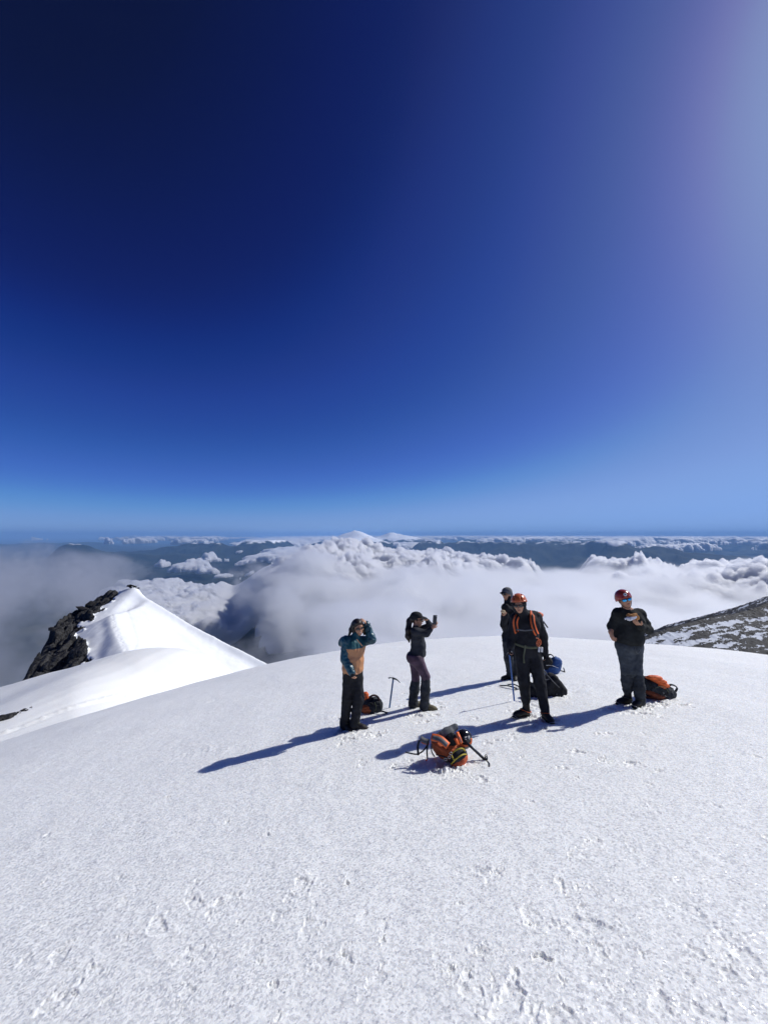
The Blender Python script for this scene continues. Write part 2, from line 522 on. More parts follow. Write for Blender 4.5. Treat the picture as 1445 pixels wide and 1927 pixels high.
def to_px(X, Y, Z):
    """the photograph's pixel of a point, used to lay out the rock outline on the peak"""
    yc = Y * math.cos(PITCH) + Z * math.sin(PITCH)
    zc = -Y * math.sin(PITCH) + Z * math.cos(PITCH)
    return 722.5 + F * X / yc, 963.5 - F * zc / yc
def cliff_cap(X, Y, pts, slope):
    best = np.full(X.shape, 1e9); out = np.full(X.shape, 1e9)
    for a, b in zip(pts[:-1], pts[1:]):
        dx, dy = b[0] - a[0], b[1] - a[1]; l2 = dx * dx + dy * dy
        t = np.clip(((X - a[0]) * dx + (Y - a[1]) * dy) / l2, 0, 1)
        ex = X - a[0] - t * dx; ey = Y - a[1] - t * dy; d = np.hypot(ex, ey); side = dx * ey - dy * ex
        m = d < best
        z = np.where(side < 0, a[2] + t * (b[2] - a[2]) - slope * d, 1e9)
        out = np.where(m, z, out); best = np.where(m, d, best)
    return out
def peak_h(X, Y):
    z = smax(ridge_h(X, Y, R1, 0.42, 0.50, 0.0065), ridge_h(X, Y, R1, 3.0, 0.50, 0.0), 1.0)
    z = smax(z, ridge_h(X, Y, R2, 0.9, 0.42, 0.0004), 2.0)
    z = smax(z, ridge_h(X, Y, R3, 0.95, 1.9), 1.0)
    z = np.minimum(z, cliff_cap(X, Y, R3, 1.7))
    return z
ROCKA = [(242,1099),(222,1108),(222,1118),(205,1132),(190,1146),(172,1163),(150,1170),(155,1182),(140,1190),(146,1202),(158,1212),(166,1228),(168,1240),(150,1255),(30,1300),(30,1180),(120,1100),(200,1090)]
ROCKB = [(470,1216),(478,1228),(484,1250),(520,1262),(520,1210)]
px_, py_ = np.meshgrid(np.arange(-150, -20, .27), np.arange(58, 175, .36), indexing='ij')
pz = peak_h(px_, py_)
def soften(a, n):
    a = a.copy()
    for _ in range(n):
        a[1:-1, 1:-1] = .5 * a[1:-1, 1:-1] + .125 * (a[:-2, 1:-1] + a[2:, 1:-1] + a[1:-1, :-2] + a[1:-1, 2:])
    return a
pB = soften(pz, 70)
pz = 2 * pB - soften(pB, 70)
pz += .25 * sstep(8, 0, np.hypot(px_ - R1[0][0], py_ - R1[0][1]))
ix, iy = to_px(px_, py_, pz)
sdr = poly_sd(ix, iy, ROCKA)
wob = 9 * fbm2(px_ * .22, py_ * .22 + pz * .2, 4)
rock = sstep(-3, 3, sdr + wob)
d1, d2, c = worley2(px_ * .24 + pz * .05, py_ * .16 + pz * .04)
e1, e2, cc = worley2(px_ * .9 + 4 + pz * .2, py_ * .9 - pz * .2, 3)
low = sstep(1165, 1195, iy)
pz += rock * ((c - .45) * (2.2 + 1.6 * low) + (cc - .5) * (0.9 - .5 * low) - .5 * sstep(.18, 0, d2 - d1) + .4 * fbm2(px_ * .8, py_ * .8, 3))
pz -= rock * 1.5 * low * sstep(.10, .0, np.abs(noise2(px_ * .16 + 3, py_ * .10)))
pz += (1 - rock) * (0.25 * fbm2(px_ * .08, py_ * .08, 3) + .05 * fbm2(px_ * .6, py_ * .6, 2))
# wind hollow left of the ridge and the groove on the sunlit face
for (pts, wd, dp) in (([(197,1180),(196,1200),(186,1226),(182,1246)], 2.4, .35), ([(240,1150),(250,1180),(258,1205),(250,1228)], .6, .13)):
    dd = seg_dist(ix, iy, pts)[0] / 5.0
    pz -= dp * np.exp(-(dd / wd) ** 2) * (py_ < 148)
# two lines of footprints up the crest
random.seed(4)
FP = []
for t in np.linspace(0, 1, 26):
    x0 = np.interp(t, [0, .3, .6, 1], [213, 218, 226, 240]); y0 = 1158 + 66 * t
    FP.append((x0 + random.uniform(-1.5, 1.5), y0)); 
    if t > .1: FP.append((x0 - 4 + random.uniform(-1.5, 1.5), y0 + 1))
for (fx, fy) in FP:
    dd = np.hypot((ix - fx), (iy - fy) * 1.0)
    pz -= .34 * np.exp(-(dd / .9) ** 2) * (py_ < 140)
pk = grid_mesh(px_, py_, pz)
set_attr(pk, 'rock', rock)

def rock_snow_material(name, snowcol=(.84, .87, .91), attr='rock', streak=None, thr=.5, nscale=.5, rockcol=(.027, .027, .029)):
    m, nt, b = mat_new(name)
    ge = node(nt, 'ShaderNodeNewGeometry')
    at = node(nt, 'ShaderNodeAttribute', attribute_name=attr)
    n1 = node(nt, 'ShaderNodeTexNoise'); n1.inputs['Scale'].default_value = nscale; n1.inputs['Detail'].default_value = 8; n1.inputs['Roughness'].default_value = .65
    if streak:
        mp = node(nt, 'ShaderNodeMapping'); mp.inputs['Rotation'].default_value = streak[0]; mp.inputs['Scale'].default_value = streak[1]
        nt.links.new(ge.outputs['Position'], mp.inputs[0]); nt.links.new(mp.outputs[0], n1.inputs[0])
    else:
        nt.links.new(ge.outputs['Position'], n1.inputs[0])
    # rock where the attribute plus noise passes; snow settles on flatter pieces
    sx = node(nt, 'ShaderNodeSeparateXYZ'); nt.links.new(ge.outputs['Normal'], sx.inputs[0])
    a1 = node(nt, 'ShaderNodeMath', operation='MULTIPLY_ADD'); a1.inputs[1].default_value = .9; nt.links.new(n1.outputs[0], a1.inputs[0]); nt.links.new(at.outputs['Fac'], a1.inputs[2])
    a2 = node(nt, 'ShaderNodeMath', operation='MULTIPLY_ADD'); a2.inputs[1].default_value = -.42; nt.links.new(sx.outputs[2], a2.inputs[0]); nt.links.new(a1.outputs[0], a2.inputs[2])
    mr = node(nt, 'ShaderNodeMapRange'); mr.inputs[1].default_value = thr; mr.inputs[2].default_value = thr + .06
    nt.links.new(a2.outputs[0], mr.inputs[0])
    n2 = node(nt, 'ShaderNodeTexNoise'); n2.inputs['Scale'].default_value = 1.3; n2.inputs['Detail'].default_value = 9
    nt.links.new(ge.outputs['Position'], n2.inputs[0])
    rk = node(nt, 'ShaderNodeMix', data_type='RGBA')
    rk.inputs[6].default_value = (*[c * .45 for c in rockcol], 1); rk.inputs[7].default_value = (*[c * 1.9 for c in rockcol], 1)
    mr2 = node(nt, 'ShaderNodeMapRange'); mr2.inputs[1].default_value = .32; mr2.inputs[2].default_value = .72
    nt.links.new(n2.outputs[0], mr2.inputs[0]); nt.links.new(mr2.outputs[0], rk.inputs[0])
    mx = node(nt, 'ShaderNodeMix', data_type='RGBA'); mx.inputs[6].default_value = (*snowcol, 1)
    nt.links.new(mr.outputs[0], mx.inputs[0]); nt.links.new(rk.outputs[2], mx.inputs[7]); nt.links.new(mx.outputs[2], b.inputs['Base Color'])
    b.inputs['Roughness'].default_value = .75
    b.inputs['Specular IOR Level'].default_value = .25
    bp = node(nt, 'ShaderNodeBump'); bp.inputs['Distance'].default_value = .6
    ml = node(nt, 'ShaderNodeMath', operation='MULTIPLY'); nt.links.new(n2.outputs[0], ml.inputs[0]); nt.links.new(mr.outputs[0], ml.inputs[1])
    nt.links.new(ml.outputs[0], bp.inputs['Height']); nt.links.new(bp.outputs[0], b.inputs['Normal'])
    return m
M_PEAK = rock_snow_material('snow_and_rock', thr=.62)
link('snow_peak', pk, M_PEAK, kind='structure')

# loose and bedded boulders of the outcrop
M_ROCK = cloth('dark_rock', (.029, .028, .029), .85, .45, 3.0, 1.0, .25)
def rock_mesh(seed, n=26):
    import bmesh
    rg = np.random.default_rng(seed)
    bm = bmesh.new()
    p = rg.normal(size=(n, 3)); p /= np.linalg.norm(p, axis=1)[:, None]
    p *= rg.uniform(.75, 1.05, (n, 1)); p[:, 2] *= .7
    for q in p: bm.verts.new(q)
    bmesh.ops.convex_hull(bm, input=bm.verts)
    for v in [v for v in bm.verts if not v.link_faces]: bm.verts.remove(v)
    me = bpy.data.meshes.new('rock')
    bm.to_mesh(me); bm.free()
    return me
ROCKM = [rock_mesh(s) for s in range(7)]
for mm in ROCKM: mm.materials.append(M_ROCK)
rg = np.random.default_rng(5)
def outcrop(label, spots, base, group=None):
    o = thing('rock_outcrop', label, 'rocks', base, group)
    for (p, s) in spots:
        r_ = link('rock', ROCKM[int(rg.integers(7))], None, o)
        r_.location = (p[0] - base[0], p[1] - base[1], p[2] - base[2])
        r_.rotation_euler = tuple(rg.uniform(-.5, .5, 2)) + (rg.uniform(0, 6.28),)
        r_.scale = (s * rg.uniform(.8, 1.6), s * rg.uniform(.8, 1.4), s * rg.uniform(.6, 1.1))
    return o
def peak_point(x, y):
    a, b = ray(x, y)
    Y = np.linspace(85, 158, 700)
    d = b * Y - peak_h(a * Y, Y)
    i = int(np.argmax(d < 0))
    if d[i] >= 0: return None
    return np.array((a * Y[i], Y[i], b * Y[i]))
A_ = lambda *v: np.array(v, float)
up, lowr = [], []
for k in range(360):
    x = rg.uniform(50, 245); y = rg.uniform(1096, 1280)
    if poly_sd(np.array([x]), np.array([y]), ROCKA)[0] < 2.5: continue
    if y > 1185 and poly_sd(np.array([x]), np.array([y]), ROCKA)[0] > 7 and rg.random() < .8: continue
    p = peak_point(x, y)
    if p is None or p[1] > 156: continue
    q_ = rg.random(); s = rg.uniform(.3, .8) if q_ < .6 else (rg.uniform(.8, 1.6) if q_ < .9 else rg.uniform(1.6, 2.9))
    p = p - np.array((0, 0, .35 * s + .35))
    (up if y < 1176 else lowr).append((p, s))
outcrop('jagged dark rocks along the upper left edge of the snow peak', up, P(185, 1130, 149))
outcrop('steep dark cliff rocks on the lower left flank of the snow peak', lowr, P(110, 1230, 136))
tip = []
for (x, y) in ((243,1103),(249,1102),(254,1104),(259,1107),(246,1105)):
    q = P(x, y, 149.6); tip.append((q, .75))
outcrop('small dark rock cap on the very top of the snow peak', tip, P(250, 1105, 149.6))
rs = []
for (x, y) in ((458,1214),(463,1219),(468,1222),(472,1230),(477,1233),(480,1240),(484,1243),(488,1248),(475,1241),(470,1235),(481,1248),(466,1228)):
    q = peak_point(x - 3, y + 3)
    if q is not None and q[1] < 157: rs.append((q - A_(0, 0, .25), rg.uniform(.25, .5)))
for k in range(26):
    t = rg.random(); q = peak_point(np.interp(t, [0, 1], [444, 486]) + rg.uniform(-10, -2), np.interp(t, [0, 1], [1214, 1249]) + rg.uniform(0, 5))
    if q is not None and q[1] < 157: rs.append((q - A_(0, 0, .12), rg.uniform(.14, .38)))
outcrop('scattered small rocks at the right foot of the snow peak', rs, P(474, 1235, 153))
ls = []
for k in range(44):
    t = rg.random()
    x = np.interp(t, [0, .25, .5, .8, 1], [-30, 12, 25, 45, 62]); y = np.interp(t, [0, .25, .5, .8, 1], [1368, 1351, 1347, 1339, 1333])
    g = G(x, y + rg.uniform(-3, 3)); s = np.interp(t, [0, .3, .45, 1], [.45, .34, .13, .12]) * rg.uniform(.6, 1.2)
    ls.append((g + np.array((0, 0, .0)), s))
outcrop('low line of black rocks poking out of the snow slope at the left edge', ls, G(20, 1348))

# ------------------------------------------------------------------ the rocky ridge on the right
RR1 = ridge_pts([(1130,1232,235),(1180,1205,245),(1215,1190,255),(1250,1178,262),(1280,1169,268),(1333,1157,280),(1400,1144,300),(1450,1127,310),(1520,1100,330),(1650,1060,360),(1850,1000,420)])
rx, ry = np.meshgrid(np.arange(120, 560, .55), np.arange(110, 420, .75), indexing='ij')
rz = ridge_h(rx, ry, RR1, .5, .33)
q1, q2, qc = worley2(rx * .10 + rz * .3, ry * .05)
rz += 1.8 * fbm2(rx * .05, ry * .05, 4) * sstep(0, 25, np.abs(rz - (-60))) * .6 + .6 * (qc - .5) + .35 * fbm2(rx * .25, ry * .25, 3)
ex, ey = to_px(rx, ry, rz)
top = np.interp(ex, [1180,1215,1280,1333,1400,1445], [1205,1190,1169,1157,1144,1129])
al_ = rx * .93 + ry * .37; ac_ = -rx * .37 + ry * .93      # along and across the ridge
mk = fbm2(al_ / 20. + 4, ac_ / 4.2, 6, .70) + .35 * noise2(al_ / 60., ac_ / 7. + 9)
bias = .06 + .60 * np.exp(-((ey - top - 2) / 5.0) ** 2) + .10 * sstep(1330, 1430, ex) + .30 * sstep(1385, 1450, ex + (ey - 1200))
bias -= .75 * np.exp(-(((ex - 1272) / 36) ** 2 + ((ey - 1206) / 9) ** 2))
bias -= .40 * np.exp(-(((ey - top - 11) / 3.5) ** 2)) * sstep(1400, 1300, ex)
bias += .35 * np.exp(-(((ey - 1214 - (ex - 1300) * .06) / 5) ** 2)) * sstep(1265, 1290, ex)
rmask = sstep(-.05, .05, mk + bias)
rz = rz - 2.6 + .45 * rmask * (.6 + noise2(rx * .5, ry * .5))
rr = grid_mesh(rx, ry, rz)
set_attr(rr, 'rock', rmask * 1.2)
M_RIDGE = rock_snow_material('ridge_snow_and_rock', thr=.60, nscale=.8, snowcol=(.56, .61, .70), rockcol=(.006, .008, .014))  # snow colour darkened and blued: the slope's shade is put into it
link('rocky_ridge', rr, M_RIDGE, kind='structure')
# ------------------------------------------------------------------ the country far below, on the curved earth
RE = 6.371e6
def bump(u, u0, w_):
    return np.exp(-((u - u0) / w_) ** 2)
def far_h(X, Y):
    D = np.hypot(X, Y); u = X / np.maximum(Y, 1)
    rough = ridged2(X / 9000, Y / 9000, 5) * .5
    z = -2350 + 90 * fbm2(X / 5000, Y / 5000, 4)
    def rng_(u0, u1, d0, w_, h, soft=.04):
        m = sstep(u0 - soft, u0 + soft, u) * sstep(u1 + soft, u1 - soft, u) * np.exp(-((D - d0) / w_) ** 2)
        return m * h
    k = 0.25 + 0.75 * np.clip(rough, 0, 1.4)
    z = z + rng_(-.86, -.28, 38000, 7000, 1900) * k
    z = z + rng_(-1.15, -.7, 80000, 14000, 1300) * k
    z = z + rng_(-.36, -.02, 42000, 6000, 2000) * k
    z = z + rng_(.06, .62, 38000, 6500, 2100) * k
    z = z + rng_(.55, 1.25, 33000, 4800, 1750) * k
    z = z + rng_(.2, 1.2, 75000, 14000, 2000) * k
    z = np.minimum(z, -.0135 * D - 60)
    # snowy chain on the horizon to the right, and the two white volcanoes
    ch = sstep(.05, .25, u) * sstep(1.0, .6, u) * np.exp(-((D - 58000) / 4200) ** 2) * (1450 + 700 * np.clip(rough, 0, 1.4) * (.35 + .65 * bump(u, .37, .14)))
    z = np.maximum(z, np.minimum(-2350 + ch, 60))
    for (px, D0, top, wd) in ((667, 38000, 500, 3900), (738, 50000, 230, 5000), (752, 50000, 150, 5000)):
        a, b = ray(px, 1000)
        x0, y0 = a * D0, D0
        r = np.hypot(X - x0, Y - y0)
        cone = -2350 + (top + 2350) * np.exp(-r / (wd * 1.5)) * (1 + .07 * noise2(X / 1500, Y / 1500)) 
        cone = np.minimum(cone, top - .03 * r + 40 * noise2(X / 700, Y / 700))
        z = np.maximum(z, cone)
    return z
fa = np.concatenate([np.linspace(R(-180), R(-56), 90, endpoint=False), np.linspace(R(-56), R(56), 1500, endpoint=False), np.linspace(R(56), R(180), 90, endpoint=False)])
fr = np.concatenate([np.geomspace(60, 4000, 20, endpoint=False), np.geomspace(4000, 500000, 560)])
FR, FA = np.meshgrid(fr, fa, indexing='ij')
FX = FR * np.sin(FA); FY = FR * np.cos(FA)
FZ = far_h(FX, np.where(FY > 1, FY, 1e5)) if False else None
yy = np.where(FY > 1000, FY, 1000.0)
FZ = far_h(FX, yy)
flank = -140 - .55 * (FR - 60)                        # the mountain's own flanks under the cloud
FZ = np.maximum(FZ, np.maximum(flank, -2500))
fm = grid_mesh(FX, FY, FZ, closed=True)
def country_material():
    m, nt, b = mat_new('country')
    ge = node(nt, 'ShaderNodeNewGeometry')
    sx = node(nt, 'ShaderNodeSeparateXYZ'); nt.links.new(ge.outputs['Position'], sx.inputs[0])
    # height above the sea: z + distance^2 / 2R
    ln = node(nt, 'ShaderNodeVectorMath', operation='DOT_PRODUCT'); nt.links.new(ge.outputs['Position'], ln.inputs[0]); nt.links.new(ge.outputs['Position'], ln.inputs[1])
    hh = node(nt, 'ShaderNodeMath', operation='MULTIPLY_ADD'); hh.inputs[1].default_value = 0.0
    nt.links.new(ln.outputs['Value'], hh.inputs[0]); nt.links.new(sx.outputs[2], hh.inputs[2])
    n1 = node(nt, 'ShaderNodeTexNoise'); n1.inputs['Scale'].default_value = 1 / 900.; n1.inputs['Detail'].default_value = 8
    n2 = node(nt, 'ShaderNodeTexVoronoi'); n2.inputs['Scale'].default_value = 1 / 650.
    nt.links.new(ge.outputs['Position'], n1.inputs[0]); nt.links.new(ge.outputs['Position'], n2.inputs[0])
    cr = node(nt, 'ShaderNodeValToRGB')
    cr.color_ramp.elements[0].position = .38; cr.color_ramp.elements[0].color = (.007, .014, .012, 1)
    cr.color_ramp.elements[1].position = .66; cr.color_ramp.elements[1].color = (.028, .034, .022, 1)
    nt.links.new(n1.outputs[0], cr.inputs[0])
    fld = node(nt, 'ShaderNodeMix', data_type='RGBA'); fld.inputs[7].default_value = (.06, .06, .035, 1)
    sc = node(nt, 'ShaderNodeSeparateColor'); nt.links.new(n2.outputs['Color'], sc.inputs[0])
    g = node(nt, 'ShaderNodeMath', operation='GREATER_THAN'); g.inputs[1].default_value = .78; nt.links.new(sc.outputs[0], g.inputs[0])
    lowm = node(nt, 'ShaderNodeMapRange'); lowm.inputs[1].default_value = -2330; lowm.inputs[2].default_value = -2250; lowm.inputs[3].default_value = .8; lowm.inputs[4].default_value = 0
    nt.links.new(hh.outputs[0], lowm.inputs[0])
    mu = node(nt, 'ShaderNodeMath', operation='MULTIPLY'); nt.links.new(g.outputs[0], mu.inputs[0]); nt.links.new(lowm.outputs[0], mu.inputs[1])
    nt.links.new(mu.outputs[0], fld.inputs[0]); nt.links.new(cr.outputs[0], fld.inputs[6])
    snow = node(nt, 'ShaderNodeMix', data_type='RGBA'); snow.inputs[7].default_value = (.82, .85, .9, 1)
    ha = node(nt, 'ShaderNodeMath', operation='MULTIPLY_ADD'); ha.inputs[1].default_value = 900.; nt.links.new(n1.outputs[0], ha.inputs[0]); nt.links.new(hh.outputs[0], ha.inputs[2])
    sm = node(nt, 'ShaderNodeMapRange'); sm.inputs[1].default_value = -330; sm.inputs[2].default_value = -200
    nt.links.new(ha.outputs[0], sm.inputs[0])
    nt.links.new(sm.outputs[0], snow.inputs[0]); nt.links.new(fld.outputs[2], snow.inputs[6]); nt.links.new(snow.outputs[2], b.inputs['Base Color'])
    b.inputs['Roughness'].default_value = .95
    b.inputs['Specular IOR Level'].default_value = .1
    return m
link('terrain', fm, country_material(), kind='structure')

# ------------------------------------------------------------------ clouds
def vol_material(name, density, col=(1, 1, 1), aniso=0.3):
    m = bpy.data.materials.new(name); m.use_nodes = True
    nt = m.node_tree; nt.nodes.clear()
    v = node(nt, 'ShaderNodeVolumePrincipled'); v.inputs['Color'].default_value = (*col, 1)
    v.inputs['Density'].default_value = density; v.inputs['Anisotropy'].default_value = aniso
    o = node(nt, 'ShaderNodeOutputMaterial'); nt.links.new(v.outputs[0], o.inputs['Volume'])
    return m

def box_mesh(lo, hi):
    x0, y0, z0 = lo; x1, y1, z1 = hi
    V = [(x0,y0,z0),(x1,y0,z0),(x1,y1,z0),(x0,y1,z0),(x0,y0,z1),(x1,y0,z1),(x1,y1,z1),(x0,y1,z1)]
    return mesh_from(V, [(3,2,1,0),(4,5,6,7),(0,1,5,4),(1,2,6,5),(2,3,7,6),(3,0,4,7)], False)
HAZE = vol_material('haze', 1.35e-5, (.30, .56, 1.0), 0.0)
link('haze', box_mesh((-510000, -510000, -2560), (510000, 510000, 900.0)), HAZE, kind='stuff')


class NX:
    """small wrapper: arithmetic on node sockets"""
    nt = None
    def __init__(self, s): self.s = s
    @staticmethod
    def op(o, *a):
        n = NX.nt.nodes.new('ShaderNodeMath'); n.operation = o
        for i, v in enumerate(a):
            if isinstance(v, NX): NX.nt.links.new(v.s, n.inputs[i])
            else: n.inputs[i].default_value = float(v)
        return NX(n.outputs[0])
    def __add__(s, o): return NX.op('ADD', s, o)
    __radd__ = __add__
    def __sub__(s, o): return NX.op('SUBTRACT', s, o)
    def __rsub__(s, o): return NX.op('SUBTRACT', o, s)
    def __mul__(s, o): return NX.op('MULTIPLY', s, o)
    __rmul__ = __mul__
    def __truediv__(s, o): return NX.op('DIVIDE', s, o)
def nstep(x, a, b, c=0.0, d=1.0):
    n = NX.nt.nodes.new('ShaderNodeMapRange'); n.interpolation_type = 'SMOOTHSTEP'
    NX.nt.links.new(x.s, n.inputs[0])
    for i, v in enumerate((a, b, c, d)): n.inputs[i + 1].default_value = v
    return NX(n.outputs[0])
def ngauss(x, x0, w_):
    q = (x - x0) * (1.0 / w_)
    return NX.op('EXPONENT', q * q * -1.0)
def nnoise(vec, scale, detail, off, rough=.55, zs=1.0):
    mp = NX.nt.nodes.new('ShaderNodeMapping'); mp.inputs['Scale'].default_value = (scale, scale, scale * zs); mp.inputs['Location'].default_value = off
    NX.nt.links.new(vec, mp.inputs[0])
    n = NX.nt.nodes.new('ShaderNodeTexNoise'); n.inputs['Scale'].default_value = 1.0; n.inputs['Detail'].default_value = detail; n.inputs['Roughness'].default_value = rough
    NX.nt.links.new(mp.outputs[0], n.inputs[0])
    return NX(n.outputs[0])
def mist_material():
    m = bpy.data.materials.new('mist'); m.use_nodes = True
    nt = m.node_tree; nt.nodes.clear(); NX.nt = nt
    ge = node(nt, 'ShaderNodeNewGeometry')
    sp = node(nt, 'ShaderNodeSeparateXYZ'); nt.links.new(ge.outputs['Position'], sp.inputs[0])
    X, Y, Z = NX(sp.outputs[0]), NX(sp.outputs[1]), NX(sp.outputs[2])
    u = X / Y
    nb = nnoise(ge.outputs['Position'], 1 / 1500., 2, (3, 1, 0), zs=1.5)
    nf = nnoise(ge.outputs['Position'], 1 / 420., 4, (7, 2, 5), .58, zs=1.4)
    right = nstep(u + (nb - .5) * .6, -.50, -.20)
    nL = nnoise(ge.outputs['Position'], 1 / 2100., 2, (5, 4, 0), .6, zs=1.0)
    left = nstep(u + (nb - .5) * .45, -.50, -.78) * nstep(nL, .36, .56, .30, 1.0)
    hole = ngauss(u, -.28, .10) * ngauss(Y, 3000, 800) + .75 * ngauss(u, -.16, .06) * ngauss(Y, 4300, 420)
    holl = 1.1 * ngauss(u, -.88, .09) * ngauss(Y, 4200, 1100) + .6 * ngauss(u, -.45, .12) * ngauss(Y, 5000, 1500)
    cov = NX.op('MAXIMUM', right, left * .85) - hole - holl
    # height of the top: higher on the left where the mist climbs
    tower = ngauss(u, -.20, .10) * ngauss(Y, 6400, 700)
    top = -700.0 + left * 460.0 + right * 40.0 + tower * 430.0 + (nb - .5) * 700.0
    top = top + (nf - .5) * 420.0
    zt = nstep(Z - top, 90.0, -140.0)
    zb = nstep(Z, -1330.0, -1180.0)
    nf2 = nnoise(ge.outputs['Position'], 1 / 130., 2, (2, 8, 1), .6)
    nm = nnoise(ge.outputs['Position'], 1 / 800., 3, (1, 9, 3), .6, zs=1.6)
    d = nstep(nf * .7 + nm * .75 + (nf2 - .5) * .55 + (cov - .5) * .34, .67, .90) * zt * zb * nstep(cov, 0.0, .45)
    edge = nstep(Y, 1350.0, 2100.0) * nstep(Y, 7700.0, 6600.0)
    d = d * edge * NX.op('ADD', nstep(u, -.60, .10, .0009, .0075), 0.0)
    v = node(nt, 'ShaderNodeVolumePrincipled'); v.inputs['Color'].default_value = (.97, .98, 1, 1); v.inputs['Anisotropy'].default_value = .45
    nt.links.new(d.s, v.inputs['Density'])
    o = node(nt, 'ShaderNodeOutputMaterial'); nt.links.new(v.outputs[0], o.inputs['Volume'])
    m.cycles.volume_step_rate = MIST_STEP
    return m
MIST_STEP = .12
link('mist', box_mesh((-8800, 1350, -1340), (9600, 7750, 10)), mist_material(), kind='stuff')

def billow(x, y, seed=0):
    d1, d2, c = worley2(x, y, seed)
    return np.sqrt(np.clip(1 - (d1 / .80) ** 2, 0, 1)) * (.55 + .45 * c)

# crisp heaps: the far edge of the bank, the valley cumulus and everything on to the horizon
def heap_field(X, Y):
    x = X / 1000.; y = Y / 1000.
    D = np.hypot(x, y); u = x / np.maximum(y, .1)
    wx = x + .25 * noise2(x * .9, y * .9 + 3); wy = y + .25 * noise2(x * .9 + 8, y * .9)
    b1 = billow(wx / 1.9, wy / 1.9, 1); b2 = billow(wx / .85 + 3, wy / .85, 2); b3 = billow(wx / .38, wy / .38 + 7, 3); b4 = billow(wx / .17, wy / .17 + 2, 4)
    b5 = billow(x / .075, y / .075 + 2, 5) * (D < 16)
    mac = fbm2(x / 7. + 11, y / 7., 4); mac2 = fbm2(x / 22. + 5, y / 22. + 3, 3)
    # cover
    cov = -.30 + .75 * mac + .35 * mac2
    cov = cov + .95 * sstep(-.42, -.14, u + .20 * mac + .07 * noise2(x * .8, y * .8)) * sstep(12.4, 10.6, D - 1.3 * mac)              # far part of the bank
    cov = cov + .75 * np.exp(-(((u + .17) / .20) ** 2)) * sstep(5, 9, D) * sstep(90, 55, D)          # heaps behind the tower
    cov = cov + (.10 + .9 * noise2(x / 1.7 + 3, y / 1.7)) * np.exp(-(((u + .50) / .20) ** 2 + ((D - 16.5) / 5.5) ** 2)) # valley cumulus
    cov = cov + .55 * sstep(.45, .7, u) * np.exp(-((D - 50) / 9) ** 2)
    cov = cov + .30 * sstep(-.5, -.2, u) * sstep(58, 75, D)
    cov = cov - (.75 + 1.0 * noise2(x / 2.4, y / 2.4 + 1)) * sstep(-.30, -.42, u) * np.exp(-((D - 32) / 10) ** 2) - (.58 + .9 * mac + 1.3 * noise2(x / 2.6, y / 2.6 + 5)) * sstep(.03, .15, u) * np.exp(-((D - 25) / 9.5) ** 2) - .9 * sstep(-.62, -.8, u)
    cov = cov + (.30 * (b1 - .6) + .25 * (b2 - .6) + .20 * (b3 - .6) + .35 * mac) * sstep(1.3, .6, cov)
    c = sstep(0, .40, cov)
    lum = .13 * b1 + .17 * b2 + .19 * b3 * (.6 + .8 * np.abs(mac)) + .15 * b4 + .09 * b5 + .16 * fbm2(wx * 1.3, wy * 1.3, 5, .6)
    thick = np.clip(c * 1.15 - .35 * (1 - b1) - .18 * (1 - b2), -1, 1.2)
    return cov, thick, lum, u, D, mac
ha = np.linspace(R(-49), R(50), 1500)
hr = np.concatenate([np.geomspace(5200, 14000, 330, endpoint=False), np.geomspace(14000, 140000, 460)])
HR, HA = np.meshgrid(hr, ha, indexing='ij')
HX = HR * np.sin(HA); HY = HR * np.cos(HA)
cov, thick, lum, hu, hD, mac = heap_field(HX, HY)
inner = sstep(5.2, 6.6, hD + .8 * mac)
base = -1500.0 + 420 * sstep(35, 55, hD)
amp = 1.0 - .25 * sstep(12, 30, hD)
lowl = sstep(-.30, -.40, hu) * sstep(30, 20, hD)
base = base - 420 * lowl
tall = (640 + 330 * sstep(-.40, -.26, hu) * sstep(13, 10, hD) * (1 + 1.2 * mac)) * amp + 60 * sstep(30, 70, hD)
tall = tall * (1 - .55 * lowl); amp = amp * (1 - .45 * lowl)
top = base + np.clip(thick, 0, 1.2) ** .7 * (tall * .55 + 900 * lum * amp) * inner
top += 170 * np.exp(-(((hu + .215) / .12) ** 2 + ((hD - 8.2) / 1.1) ** 2)) * inner * (.5 + lum) * (thick > 0)
top += 130 * np.exp(-(((hu - .25) / .3) ** 2 + ((hD - 8.3) / .9) ** 2)) * inner * (thick > 0)
top = base + (top - base) * (.30 + .70 * sstep(-.38, -.12, hu + .05 * mac) * 1.0 + .70 * sstep(-.38, -.44, hu)).clip(0, 1)
ok = (thick > .02) & (inner > .02)
drop = 0.0
def closed_heaps(X, Y, top, bot, ok):
    n, m = X.shape
    q = ok[:-1, :-1] & ok[1:, :-1] & ok[:-1, 1:] & ok[1:, 1:]
    ii, jj = np.nonzero(q)
    a = ii * m + jj
    quads = np.stack([a, a + m, a + m + 1, a + 1], -1)
    # border edges of the kept quads
    qp = np.pad(q, 1)
    walls = []
    for (di, dj, e0, e1) in ((-1, 0, 1, 0), (1, 0, m, m + 1), (0, -1, 0, m), (0, 1, m + 1, 1)):
        nb_ = qp[1 + di:1 + di + q.shape[0], 1 + dj:1 + dj + q.shape[1]]
        wi, wj = np.nonzero(q & ~nb_)
        b_ = wi * m + wj
        walls.append(np.stack([b_ + e0, b_ + e1], -1))
    W = np.concatenate(walls)
    N = n * m
    fc = np.concatenate([quads[:, ::-1], quads + N, np.stack([W[:, 0], W[:, 1], W[:, 1] + N, W[:, 0] + N], -1)])
    V = np.concatenate([np.stack([X, Y, top], -1).reshape(-1, 3), np.stack([X, Y, bot], -1).reshape(-1, 3)])
    used = np.zeros(2 * N, bool); used[fc.ravel()] = True
    rem = np.cumsum(used) - 1
    return V[used], rem[fc]
